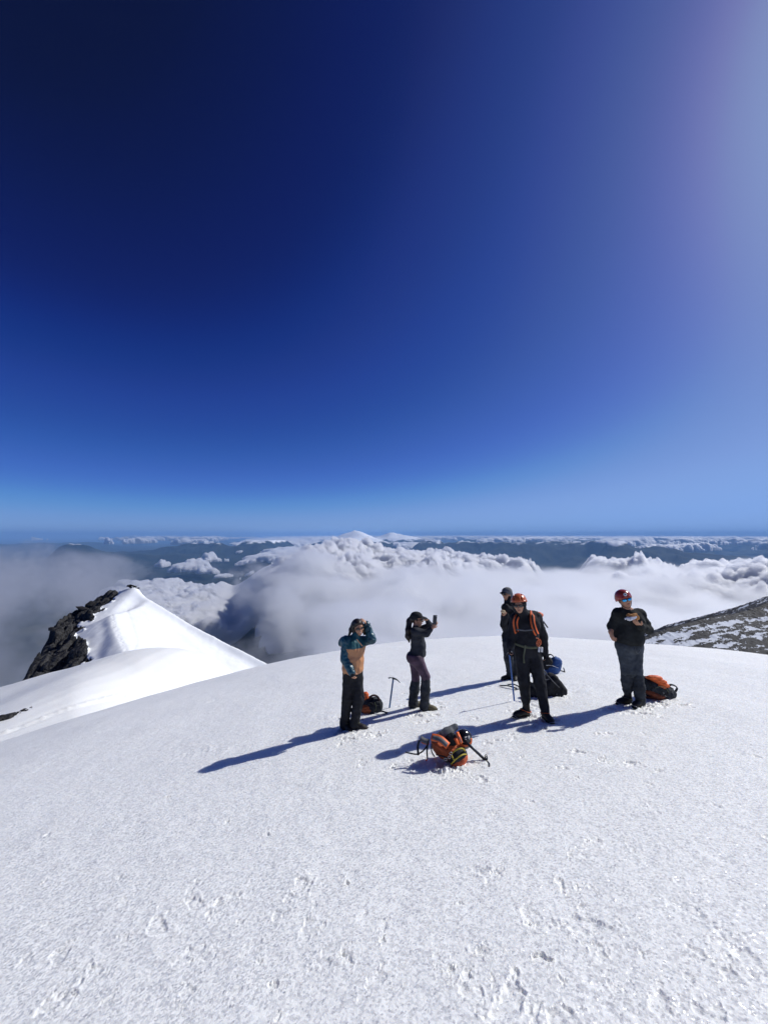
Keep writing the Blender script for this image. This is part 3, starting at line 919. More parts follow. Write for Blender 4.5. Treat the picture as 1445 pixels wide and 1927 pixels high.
V, Fc = closed_heaps(HX, HY, top - drop, base - 60, ok)
hm = mesh_from(V, Fc)
import bmesh
bmx = bmesh.new(); bmx.from_mesh(hm); bmesh.ops.recalc_face_normals(bmx, faces=bmx.faces); bmx.to_mesh(hm); bmx.free()
CLOUD = vol_material('cloud', 0.030, (.98, .985, 1), 0.45)
link('cloud', hm, CLOUD, kind='stuff')
print('heaps', len(V))
# ------------------------------------------------------------------ solid shapes grown from blended primitives
def unit(v):
    v = np.asarray(v, float); return v / max(1e-9, np.linalg.norm(v))
def A3(*v): return np.array(v, float)
def frame(fwd, up=(0, 0, 1)):
    """columns: right, forward, up"""
    f = unit(fwd); r = unit(np.cross(f, np.asarray(up, float))); u = np.cross(r, f)
    return np.stack([r, f, u], 1)

class Solid:
    def __init__(s, k=0.02): s.k = k; s.items = [];
    def _add(s, lo, hi, fn, k, sub): s.items.append((np.minimum(lo, hi), np.maximum(lo, hi), fn, s.k if k is None else k, sub)); return s
    def cap(s, a, b, ra, rb=None, k=None, sub=False):
        a = np.asarray(a, float); b = np.asarray(b, float); rb = ra if rb is None else rb
        def fn(X, Y, Z):
            d = b - a; l2 = max(1e-12, d @ d)
            px, py, pz = X - a[0], Y - a[1], Z - a[2]
            t = np.clip((px * d[0] + py * d[1] + pz * d[2]) / l2, 0, 1)
            return np.sqrt((px - t * d[0]) ** 2 + (py - t * d[1]) ** 2 + (pz - t * d[2]) ** 2) - (ra + (rb - ra) * t)
        m = max(ra, rb)
        return s._add(np.minimum(a, b) - m, np.maximum(a, b) + m, fn, k, sub)
    def chain(s, pts, rs, k=None):
        for i in range(len(pts) - 1): s.cap(pts[i], pts[i + 1], rs[i], rs[i + 1], k)
        return s
    def ell(s, c, r, M=None, k=None, sub=False, p=2.0):
        c = np.asarray(c, float); r = np.asarray(r, float); M = np.eye(3) if M is None else M
        def fn(X, Y, Z):
            px, py, pz = X - c[0], Y - c[1], Z - c[2]
            q = [(px * M[0, i] + py * M[1, i] + pz * M[2, i]) for i in range(3)]
            if p == 2.0:
                k0 = np.sqrt(sum((q[i] / r[i]) ** 2 for i in range(3))); k1 = np.sqrt(sum((q[i] / r[i] ** 2) ** 2 for i in range(3)))
                return k0 * (k0 - 1) / np.maximum(k1, 1e-6)
            k0 = sum(np.abs(q[i] / r[i]) ** p for i in range(3)) ** (1 / p)
            return (k0 - 1) * r.min()
        m = r.max()
        return s._add(c - m, c + m, fn, k, sub)
    def box(s, c, r, M=None, rnd=0.02, k=None, sub=False):
        c = np.asarray(c, float); r = np.asarray(r, float); M = np.eye(3) if M is None else M
        def fn(X, Y, Z):
            px, py, pz = X - c[0], Y - c[1], Z - c[2]
            q = [np.abs(px * M[0, i] + py * M[1, i] + pz * M[2, i]) - (r[i] - rnd) for i in range(3)]
            return np.sqrt(sum(np.maximum(v, 0) ** 2 for v in q)) + np.minimum(np.maximum(np.maximum(q[0], q[1]), q[2]), 0) - rnd
        e = np.abs(M) @ r
        return s._add(c - e, c + e, fn, k, sub)
    def cut(s, p, n):
        """removes what lies on the side n points to"""
        s.items.append((None, None, (np.asarray(p, float), unit(n)), 0, 'cut')); return s
    def mesh(s, h=0.01, wrinkle=0.0, wscale=12.0, wdir=(1, 1, 1), seed=0.0, shell=None):
        lo = np.min([i[0] for i in s.items if i[4] is False], 0) - 3 * h; hi = np.max([i[1] for i in s.items if i[4] is False], 0) + 3 * h
        def field(X, Y, Z):
            D = np.full(X.shape, 1.0)
            for (a, b, fn, k, sub) in s.items:
                if sub == 'cut':
                    p, n = fn; D = np.maximum(D, (X - p[0]) * n[0] + (Y - p[1]) * n[1] + (Z - p[2]) * n[2]); continue
                mg = k + 4 * h
                i0 = np.clip(np.floor((a - mg - lo) / h).astype(int), 0, None); i1 = np.ceil((b + mg - lo) / h).astype(int) + 1
                sl = tuple(slice(int(i0[j]), int(max(i1[j], 0))) for j in range(3))
                if D[sl].size == 0: continue
                v = fn(X[sl], Y[sl], Z[sl])
                if sub: D[sl] = smax(D[sl], -v, max(k, 1e-4))
                else: D[sl] = smin(D[sl], v, max(k, 1e-4))
            if wrinkle:
                m = np.abs(D) < 5 * h + wrinkle * 2
                x = X[m] * wscale * wdir[0] + seed; y = Y[m] * wscale * wdir[1]; z = Z[m] * wscale * wdir[2]
                n = 1 - 2.2 * np.abs(noise3(x, y, z))
                D[m] = D[m] - wrinkle * (.75 * n + .6 * noise3(x * 2.2 + 4, y * 2.2, z * 2.2) )
            return D
        V, Fc = surface_nets(field, lo, hi, h)
        return V, Fc

def place(name, VF, mat, parent, base, **props):
    V, Fc = VF
    me = mesh_from(V - np.asarray(base), Fc)
    return link(name, me, mat, parent, **props)

# thin bands and tubes
def tube_vf(pts, rs, n=8):
    pts = [np.asarray(p, float) for p in pts]
    V = []; Fc = []
    if np.isscalar(rs): rs = [rs] * len(pts)
    ref = A3(.13, .31, .94)
    for i, p in enumerate(pts):
        d = unit(pts[min(i + 1, len(pts) - 1)] - pts[max(i - 1, 0)])
        a = unit(np.cross(d, ref)); b = np.cross(d, a)
        for j in range(n):
            t = 2 * math.pi * j / n
            V.append(p + rs[i] * (math.cos(t) * a + math.sin(t) * b))
    for i in range(len(pts) - 1):
        for j in range(n):
            Fc.append((i * n + j, i * n + (j + 1) % n, (i + 1) * n + (j + 1) % n, (i + 1) * n + j))
    c0 = len(V); V.append(pts[0]); V.append(pts[-1]); e = (len(pts) - 1) * n
    for j in range(0, n, 2):
        Fc.append((c0, (j + 2) % n, (j + 1) % n, j)); Fc.append((c0 + 1, e + j, e + j + 1, e + (j + 2) % n))
    return np.array(V), np.array(Fc)
def band_vf(pts, normals, width, thick=.004):
    """a strap: a flat ribbon with thickness along pts, flat side facing normals"""
    pts = [np.asarray(p, float) for p in pts]; V = []; Fc = []
    for i, p in enumerate(pts):
        d = unit(pts[min(i + 1, len(pts) - 1)] - pts[max(i - 1, 0)])
        nn = np.asarray(normals[i] if isinstance(normals, list) else normals, float)
        sd_ = unit(np.cross(d, nn)); nn = unit(np.cross(sd_, d))
        w_ = (width[i] if isinstance(width, (list, tuple)) else width) / 2
        for (a, b) in ((-w_, -thick / 2), (w_, -thick / 2), (w_, thick / 2), (-w_, thick / 2)):
            V.append(p + sd_ * a + nn * b)
    for i in range(len(pts) - 1):
        for j in range(4):
            Fc.append((i * 4 + j, i * 4 + (j + 1) % 4, (i + 1) * 4 + (j + 1) % 4, (i + 1) * 4 + j))
    e = (len(pts) - 1) * 4
    Fc.append((3, 2, 1, 0)); Fc.append((e, e + 1, e + 2, e + 3))
    return np.array(V), np.array(Fc)
def curve(pts, n=10):
    """Catmull-Rom through pts"""
    p = [np.asarray(q, float) for q in pts]
    p = [2 * p[0] - p[1]] + p + [2 * p[-1] - p[-2]]
    out = []
    for i in range(1, len(p) - 2):
        for t in np.linspace(0, 1, n, endpoint=False):
            out.append(.5 * ((2 * p[i]) + (-p[i-1] + p[i+1]) * t + (2*p[i-1] - 5*p[i] + 4*p[i+1] - p[i+2]) * t*t + (-p[i-1] + 3*p[i] - 3*p[i+1] + p[i+2]) * t**3))
    out.append(p[-2]); return out
def join_vf(*L):
    V = []; Fc = []; o = 0
    for v, f in L:
        V.append(v); Fc.append(np.asarray(f) + o); o += len(v)
    return np.concatenate(V), np.concatenate(Fc)
# ------------------------------------------------------------------ people
M_SKIN = cloth('skin', (.50, .27, .17), .55, .10, 40, .15, .35)
M_SKIN.node_tree.nodes['Principled BSDF'].inputs['Subsurface Weight'].default_value = .08
M_SKIN.node_tree.nodes['Principled BSDF'].inputs['Subsurface Radius'].default_value = (.01, .004, .002)
M_LIP = cloth('lips', (.30, .10, .08), .5, .1)
M_TEETH = cloth('teeth', (.75, .72, .66), .3, .05)
M_HAIR = cloth('dark_hair', (.018, .011, .008), .45, .6, 90, .9, .5)
M_LENS = cloth('dark_lens', (.006, .006, .008), .06, .1, 10, 0, .8)
M_BLUELENS = cloth('blue_mirror_lens', (.02, .42, .80), .10, .2, 10, 0, .9, metal=.6)
M_BLACK = cloth('black_fabric', (.017, .018, .022), .82, .35, 70, .4, .22)
M_CHAR = cloth('charcoal_fabric', (.032, .037, .045), .85, .35, 60, .4, .2)
M_GREYP = cloth('grey_trousers', (.058, .068, .080), .85, .3, 60, .4, .2)
M_SHIRT = cloth('charcoal_shirt', (.024, .028, .037), .8, .3, 60, .3, .25)
M_PURPLE = cloth('purple_leggings', (.075, .045, .072), .7, .3, 60, .3, .3)
M_TEAL = cloth('teal_shell', (.012, .072, .105), .42, .35, 40, .5, .45)
M_TAN = cloth('tan_orange_shell', (.48, .225, .10), .5, .16, 40, .5, .4)
M_ORANGE = cloth('orange_fabric', (.72, .14, .035), .6, .3, 60, .4, .35)
M_HELMO = cloth('orange_shell', (.60, .13, .035), .28, .08, 6, 0, .6)
M_HELMR = cloth('red_shell', (.36, .040, .028), .22, .12, 6, 0, .6)
M_WHITE = cloth('white_plastic', (.75, .76, .78), .4, .05, 20, .05)
M_GREY = cloth('grey_fabric', (.12, .125, .135), .8, .3, 60, .3)
M_METAL = cloth('steel', (.42, .43, .45), .35, .15, 30, .1, .5, metal=1.0)
M_DKMETAL = cloth('dark_steel', (.05, .055, .065), .4, .2, 30, .1, .5, metal=.7)
M_BLUEM = cloth('blue_anodised_shaft', (.045, .12, .36), .35, .15, 20, .05, .5, metal=.5)
M_STEELB = cloth('pale_blue_shaft', (.10, .19, .36), .35, .12, 20, .05, .5, metal=.5)
M_BOOT = cloth('boot_leather', (.018, .016, .016), .6, .4, 50, .4, .35)
M_BOOTT = cloth('tan_boot_leather', (.11, .095, .055), .65, .3, 50, .4, .3)
M_SOLE = cloth('sole_rubber', (.012, .012, .013), .8, .2, 50, .2)
M_YELLOW = cloth('yellow_piping', (.45, .36, .04), .5, .1)
M_BLUEF = cloth('blue_fabric', (.030, .085, .26), .65, .3, 50, .4, .3)
M_OLIVE = cloth('olive_webbing', (.10, .11, .07), .8, .2, 80, .3)
M_BREAD = cloth('bread', (.42, .20, .07), .8, .35, 40, .8, .2)
M_PAPER = cloth('white_wrapper', (.72, .73, .76), .45, .08, 20, .6, .4)

def head_solid(B, C, M, s=1.0, neck=None, jaw=1.0, nr=.050):
    L = lambda x, y, z: C + M @ (A3(x, y, z) * s)
    B.ell(L(0, -.012, .038), A3(.076, .096, .084) * s, M, k=.02)
    B.ell(L(0, .024, -.028), A3(.060 * jaw, .066, .082) * s, M, k=.03)
    B.ell(L(0, .058, -.088), A3(.024, .020, .018) * s, M, k=.025)
    B.cap(L(0, .084, .016), L(0, .106, -.022), .008 * s, .0125 * s, k=.012)
    for sx in (-1, 1):
        B.ell(L(sx * .014, .096, -.025), A3(.008, .008, .007) * s, M, k=.006)
        B.ell(L(sx * .077, -.006, -.006), A3(.010, .020, .032) * s, M, k=.008)
        B.ell(L(sx * .045, .062, -.018), A3(.020, .020, .020) * s, M, k=.02)
        B.ell(L(sx * .030, .088, .012), A3(.015, .012, .011) * s, M, k=.008, sub=True)
    B.ell(L(0, .080, -.052), A3(.024, .012, .010) * s, M, k=.008)
    if neck is not None:
        B.cap(L(0, -.02, -.06), neck, nr, nr + .012, k=.03)

def hand(B, W, d, n, side, curl=.5, s=1.0, spread=.1, thumb=.6, th_in=.3):
    """palm from the wrist W along d, palm facing n, thumb on side (+1: cross(d, n))"""
    d = unit(d); n = unit(n - d * (np.dot(n, d))); x = unit(np.cross(d, n)) * side
    q = lambda a, b, c: W + s * (d * a + x * b + n * c)
    M = np.stack([d, x, n], 1)
    B.ell(q(.045, 0, 0), A3(.052, .038, .016) * s, M, k=.012)
    B.cap(q(-.02, 0, 0), q(.02, 0, 0), .024 * s, .024 * s, k=.015)
    for i, (off, ln) in enumerate(((.027, .068), (.010, .076), (-.009, .070), (-.026, .055))):
        p = q(.080 - .006 * abs(i - 1), off, 0); a = curl * .55; dd = d * 1.0 + x * spread * (1.2 - i)
        for j, f in enumerate((.45, .32, .23)):
            a += curl * (.35 + .55 * (j > 0)) if j else 0
            v = unit(unit(dd) * math.cos(a) + n * math.sin(a))
            e = p + v * ln * f * s
            B.cap(p, e, .0088 * s - j * .0005, .0085 * s - j * .0006, k=.004)
            p = e
    p = q(.018, .026, .004)
    e1 = p + s * .040 * unit(d * .65 + x * thumb + n * th_in); e2 = e1 + s * .030 * unit(d * .9 + x * thumb * .3 + n * (th_in + curl * .5))
    B.cap(p, e1, .013 * s, .011 * s, k=.008); B.cap(e1, e2, .0105 * s, .0092 * s, k=.004)

def boot(parent, base, ankle, toe_dir, sole_z, mat, L=.29, crampon=True, name='boot', strapmat=None):
    t = unit(A3(toe_dir[0], toe_dir[1], toe_dir[2] if len(toe_dir) > 2 else 0)); up = A3(0, 0, 1); M = frame(t)
    z0 = sole_z + (.022 if crampon else .006)
    heel = A3(ankle[0], ankle[1], 0) - t * .065; q = lambda a, b, c: A3(heel[0], heel[1], z0) + M @ A3(b, a, c)
    B = Solid(.03)
    B.ell(q(.075, 0, .055), A3(.047, .075, .052), M); B.ell(q(.19, 0, .042), A3(.050, .088, .038), M)
    B.cap(q(.055, 0, .08), A3(ankle[0], ankle[1], max(ankle[2], z0 + .15)), .050, .052)
    B.cap(q(.10, 0, .075), q(.19, 0, .055), .036, .030)
    B.cut(q(0, 0, .010), -up)
    o = place(name, B.mesh(.010, .002, 30), mat, parent, base)
    Sx = Solid(.01); Sx.ell(q(.07, 0, .010), A3(.046, .080, .020), M, p=2.0); Sx.ell(q(.195, 0, .010), A3(.053, .098, .020), M, p=2.0)
    Sx.box(q(.13, 0, .010), A3(.040, .07, .014), M, .01)
    Sx.cut(q(0, 0, -.004), -up)
    place('sole', Sx.mesh(.009), M_SOLE, o, base)
    # laces
    lv = [tube_vf([q(.105 + .022 * i, -.026, .098 - .012 * i), q(.118 + .022 * i, .0, .113 - .013 * i), q(.105 + .022 * i, .026, .098 - .012 * i)], .0028, 6) for i in range(4)]
    place('laces', join_vf(*lv), M_GREY, o, base)
    if crampon:
        pcs = []
        for sx in (-1, 1):
            pcs.append(tube_vf([q(-.005, sx * .030, -.006), q(.13, sx * .032, -.008), q(.27, sx * .040, -.006)], .006, 6))
            for a in (.01, .06, .17, .225, .275):
                pcs.append(tube_vf([q(a, sx * .040, -.004), q(a + .006, sx * .046, -.034)], [.008, .002], 6))
            pcs.append(tube_vf([q(.285, sx * .022, -.006), q(.318, sx * .026, -.022)], [.007, .002], 6))
        pcs.append(tube_vf([q(.07, -.04, -.007), q(.07, .04, -.007)], .006, 6)); pcs.append(tube_vf([q(.22, -.045, -.007), q(.22, .045, -.007)], .006, 6))
        # wire bail over the toe and strap over the instep
        pcs.append(tube_vf(curve([q(.235, -.058, .006), q(.275, -.035, .035), q(.29, 0, .044), q(.275, .035, .035), q(.235, .058, .006)], 6), .0036, 6))
        pcs.append(tube_vf(curve([q(-.012, -.03, .0), q(-.022, 0, .05), q(-.012, .03, .0)], 6), .005, 6))
        cr = place('crampon', join_vf(*pcs), M_METAL, o, base)
        st = band_vf(curve([q(-.02, 0, .055), q(.05, -.057, .07), q(.125, -.036, .100), q(.15, 0, .103), q(.125, .036, .100), q(.05, .057, .07), q(-.02, 0, .055)], 6),
                     [unit(a) for a in [A3(0, 0, 1)] * 61], .014, .004)
        place('crampon_strap', st, strapmat or M_OLIVE, o, base)
    return o

def helmet(parent, base, C, M, mat, s=1.0, vents=True):
    L = lambda x, y, z: C + M @ (A3(x, y, z) * s)
    H = Solid(.02); H.ell(L(0, -.012, .055), A3(.108, .128, .105) * s, M)
    H.ell(L(0, -.03, .03), A3(.110, .120, .085) * s, M)
    H.cap(L(-.03, .10, .052), L(.03, .10, .052), .016 * s, k=.02)
    H.ell(L(0, -.012, .030), A3(.092, .110, .090) * s, M, k=.006, sub=True)
    if vents:
        for sx in (-1, 1):
            for (x, y, z, a) in ((.052, .078, .118, .7), (.045, -.01, .158, 0), (.055, -.09, .125, -.6)):
                H.ell(L(sx * x, y, z), A3(.010, .036, .028) * s, M @ frame((sx * .25, 1, -a)), k=.006, sub=True)
            H.ell(L(sx * .094, .05, .085), A3(.020, .034, .0085) * s, M, k=.005, sub=True)
            H.ell(L(sx * .106, -.02, .095), A3(.020, .034, .0085) * s, M, k=.005, sub=True)
        for sx in (-1, 1): H.cap(L(sx * .028, .10, .09), L(sx * .026, -.11, .11), .0065 * s, k=.012)
    if not vents: H.ell(L(0, -.04, .0), A3(.104, .098, .085) * s, M, k=.03); H.ell(L(0, .012, -.03), A3(.088, .100, .12) * s, M, k=.006, sub=True); H.cap(L(-.05, .098, .045), L(.05, .098, .045), .014 * s, k=.02)
    H.cut(L(0, 0, .038 if vents else .008), M @ unit(A3(0, .28 if vents else .30, -1)))
    o = place('helmet', H.mesh(.007), mat, parent, base)
    rim = []
    n = 30
    for i in range(n + 1):
        t = 2 * math.pi * i / n; y = .118 * math.cos(t) - .013
        rim.append(L(.104 * math.sin(t), y, .040 + .28 * y))
    if vents: place('helmet_rim', tube_vf(rim, .0065, 6), M_BLACK, o, base)
    place('chin_strap', join_vf(*[tube_vf(curve([L(sx * .094, .035, .04), L(sx * .080, .02, -.03), L(sx * .045, .035, -.095), L(0, .045, -.118)], 5), .0045, 6) for sx in (-1, 1)]), M_BLACK, o, base)
    return o

def glasses(parent, base, C, M, mat, s=1.0):
    L = lambda x, y, z: C + M @ (A3(x, y, z) * s)
    pcs = []
    G_ = Solid(.004)
    for sx in (-1, 1):
        Mx = M @ frame((sx * .30, 1, 0))
        G_.ell(L(sx * .034, .100, .012), A3(.030, .006, .020) * s, Mx)
    o = place('sunglasses', G_.mesh(.0035), mat, parent, base)
    for sx in (-1, 1):
        pcs.append(tube_vf(curve([L(sx * .062, .090, .018), L(sx * .078, .06, .018), L(sx * .082, 0, .012)], 5), .0042, 6))
    pcs.append(tube_vf(curve([L(-.064, .092, .024), L(-.034, .108, .030), L(0, .108, .022), L(.034, .108, .030), L(.064, .092, .024)], 5), .0042, 6))
    place('frame', join_vf(*pcs), M_BLACK, o, base)
    return o

def mouth(parent, base, C, M, s=1.0, smile=False):
    L = lambda x, y, z: C + M @ (A3(x, y, z) * s)
    pts = curve([L(-.024, .083, -.050 + .006 * smile), L(-.012, .0915, -.0535), L(0, .093, -.054), L(.012, .0915, -.0535), L(.024, .083, -.050 + .006 * smile)], 5)
    o = place('lips', tube_vf(pts, [.002 + .0045 * math.sin(math.pi * i / (len(pts) - 1)) for i in range(len(pts))], 6), M_LIP, parent, base)
    if smile:
        pts = curve([L(-.016, .090, -.050), L(0, .0975, -.053), L(.016, .090, -.050)], 4)
        place('teeth', tube_vf(pts, .0035, 6), M_TEETH, parent, base)
    for sx in (-1, 1):
        e = Solid(.002); e.ell(L(sx * .030, .078, .012), A3(.012, .012, .011) * s, M)
        place('eye', e.mesh(.004), M_TEETH, parent, base)

def eyes_off(): pass
D3 = lambda x, y, z=0.0: A3(x, y, z)
UP = D3(0, 0, 1)

def lerp(a, b, t): return a + (b - a) * t

# ---- 1: the woman in the teal and orange jacket, hand on her head
def person_a():
    Y0 = float(G(662, 1372)[1]); q = lambda x, y, dy=0.0: P(x, y, Y0 + dy)
    base = D3(*G(662, 1371)); o = thing('person', 'smiling woman in a teal and orange jacket with one hand on her head', 'person', base)
    f = unit(D3(.62, -.78, 0)); M = frame(f)
    C = q(674, 1180.5); Mh = frame(unit(D3(.38, -.92, -.10)), unit(D3(-.22, .0, 1)))
    nk = q(669, 1201, .0)
    sl, sr = q(652, 1207, -.06), q(682, 1207, .10); el = q(650, 1240, -.10); wl = q(661.5, 1265, -.20)
    er = q(699, 1203, .02); wr = q(690.5, 1174, .06)
    hl, hr = q(657, 1266, -.02), q(671, 1267, .04)
    kl, kr = q(653.5, 1313, -.02), q(675, 1314, -.02); al, ar = q(649, 1358, .04), q(667, 1363, -.04)
    B = Solid(.03); head_solid(B, C, Mh, .98, nk, .95, .044)
    B.chain([sl, el, wl], [.042, .036, .026]); B.chain([sr, er, wr], [.042, .036, .026])
    B.cap(sl, sr, .05); B.cap(lerp(sl, sr, .5), lerp(hl, hr, .5), .085, .09); B.cap(hl, hr, .08)
    B.chain([hl, kl, al], [.07, .048, .036]); B.chain([hr, kr, ar], [.07, .048, .036])
    hand(B, wl, q(665, 1275, -.20) - wl, D3(.3, .9, 0), 1, .75, .92, .05, .9)
    hand(B, wr, q(681, 1164, .0) - wr, D3(-.3, .3, -.8), -1, .35, .92)
    place('body', B.mesh(.007), M_SKIN, o, base)
    mouth(o, base, C, Mh, .98, True); glasses(o, base, C, Mh, M_LENS, .98)
    Lh = lambda x, y, z: C + Mh @ A3(x, y, z)
    H = Solid(.02); H.ell(Lh(0, -.020, .044), A3(.081, .096, .083), Mh)
    H.ell(Lh(0, .055, .085), A3(.05, .03, .03), Mh, k=.02)
    for sx, n_ in ((-1, 1.0), (1, .7)):
        H.chain([Lh(sx * .066, -.005, .04), Lh(sx * .076, -.012, -.05), Lh(sx * .080, -.005, -.12 * n_ - .02)], [.026, .022, .014])
    H.chain([Lh(-.06, -.06, .0), Lh(-.095, -.04, -.08), Lh(-.115, -.02, -.15)], [.05, .045, .02]); H.chain([Lh(0, -.085, .02), Lh(0, -.09, -.06), Lh(-.02, -.08, -.13)], [.06, .06, .04])
    H.chain([q(666, 1174, .03), q(660.5, 1185, .03), q(656.5, 1196, .02)], [.040, .030, .012])
    H.ell(Lh(.0, .085, -.025), A3(.062, .055, .092), Mh, k=.012, sub=True)
    place('hair', H.mesh(.008, .005, 35, (1, 1, .35)), M_HAIR, o, base)
    # jacket: torso in two colours, teal sleeves
    cm_ = lerp(lerp(sl, sr, .5), lerp(hl, hr, .5), .35)
    J = Solid(.045); J.cap(sl, sr, .078, .075); J.ell(q(666, 1218), A3(.185, .145, .16), M); J.ell(q(664.5, 1240), A3(.172, .150, .17), M)
    J.ell(q(664, 1256), A3(.168, .148, .14), M); J.cap(nk, lerp(nk, C, .35) , .07, .055, k=.03)
    J.ell(Lh(0, .02, -.03), A3(.062, .08, .10), Mh, k=.01, sub=True)
    J.ell(q(650, 1207, .06), A3(.10, .10, .075), M, k=.04); J.ell(q(644, 1212, .04), A3(.05, .06, .04), M, k=.03)      # the hood lying on the back
    J.cut(q(664, 1264.5), D3(.05, 0, -1))
    jk = place('jacket', J.mesh(.009, .011, 13, (1, 1, .55)), None, o, base)
    m, nt, b = mat_new('two_colour_shell')
    tc = node(nt, 'ShaderNodeTexCoord'); sx_ = node(nt, 'ShaderNodeSeparateXYZ'); nt.links.new(tc.outputs['Object'], sx_.inputs[0])
    zt = float(q(665, 1216)[2] - base[2]); gt = node(nt, 'ShaderNodeMath', operation='GREATER_THAN'); gt.inputs[1].default_value = zt; nt.links.new(sx_.outputs[2], gt.inputs[0])
    mx = node(nt, 'ShaderNodeMix', data_type='RGBA'); mx.inputs[6].default_value = (.50, .235, .105, 1); mx.inputs[7].default_value = (.014, .085, .10, 1)
    nt.links.new(gt.outputs[0], mx.inputs[0]); nt.links.new(mx.outputs[2], b.inputs['Base Color']); b.inputs['Roughness'].default_value = .48
    jk.data.materials.clear(); jk.data.materials.append(m)
    Sx = Solid(.03); Sx.chain([sl, el, wl], [.078, .070, .050]); Sx.cap(sl + D3(0, 0, .01), lerp(sl, sr, .25), .07)
    place('sleeve', Sx.mesh(.008, .010, 16, (1, 1, 1), 3), M_TEAL, o, base)
    Sy = Solid(.03); Sy.chain([lerp(sl, sr, .8), sr, er, wr], [.07, .072, .064, .042])
    place('sleeve', Sy.mesh(.008, .010, 16, (1, 1, 1), 7), M_TEAL, o, base)
    for w_, e_ in ((wl, el), (wr - unit(q(681, 1164, .0) - wr) * .035, wr - 2 * unit(q(681, 1164, .0) - wr))):
        d = unit(w_ - e_); place('cuff', tube_vf([w_ + d * .015, w_ + d * .065], [.040, .034], 14), M_BLACK, o, base)
    place('zip', band_vf(curve([q(671, 1203, -.16), q(677, 1210, -.175), q(682, 1216, -.16)], 5), D3(.3, -1, 0), .010, .006), M_TAN, o, base)
    T = Solid(.035); T.ell(q(664, 1266), A3(.150, .125, .11), M); T.chain([hl, kl, al], [.096, .078, .066], k=.02); T.chain([hr, kr, ar], [.096, .080, .062], k=.02)
    T.cap(al, al - D3(0, 0, .04), .072, .078); T.cap(ar, ar + D3(0, 0, .0), .066, .068)
    T.cut(q(664, 1262.5), UP)
    place('trousers', T.mesh(.009, .009, 12, (1, 1, .7), 5), M_BLACK, o, base)
    gl = q(667, 1374); boot(o, base, D3(al[0], al[1], al[2]), D3(.55, -.75), ground_at(al[0], al[1]) - .01, M_BOOT)
    boot(o, base, ar, D3(.93, -.28), ground_at(ar[0], ar[1]) - .01, M_BOOT, .3)
    return o

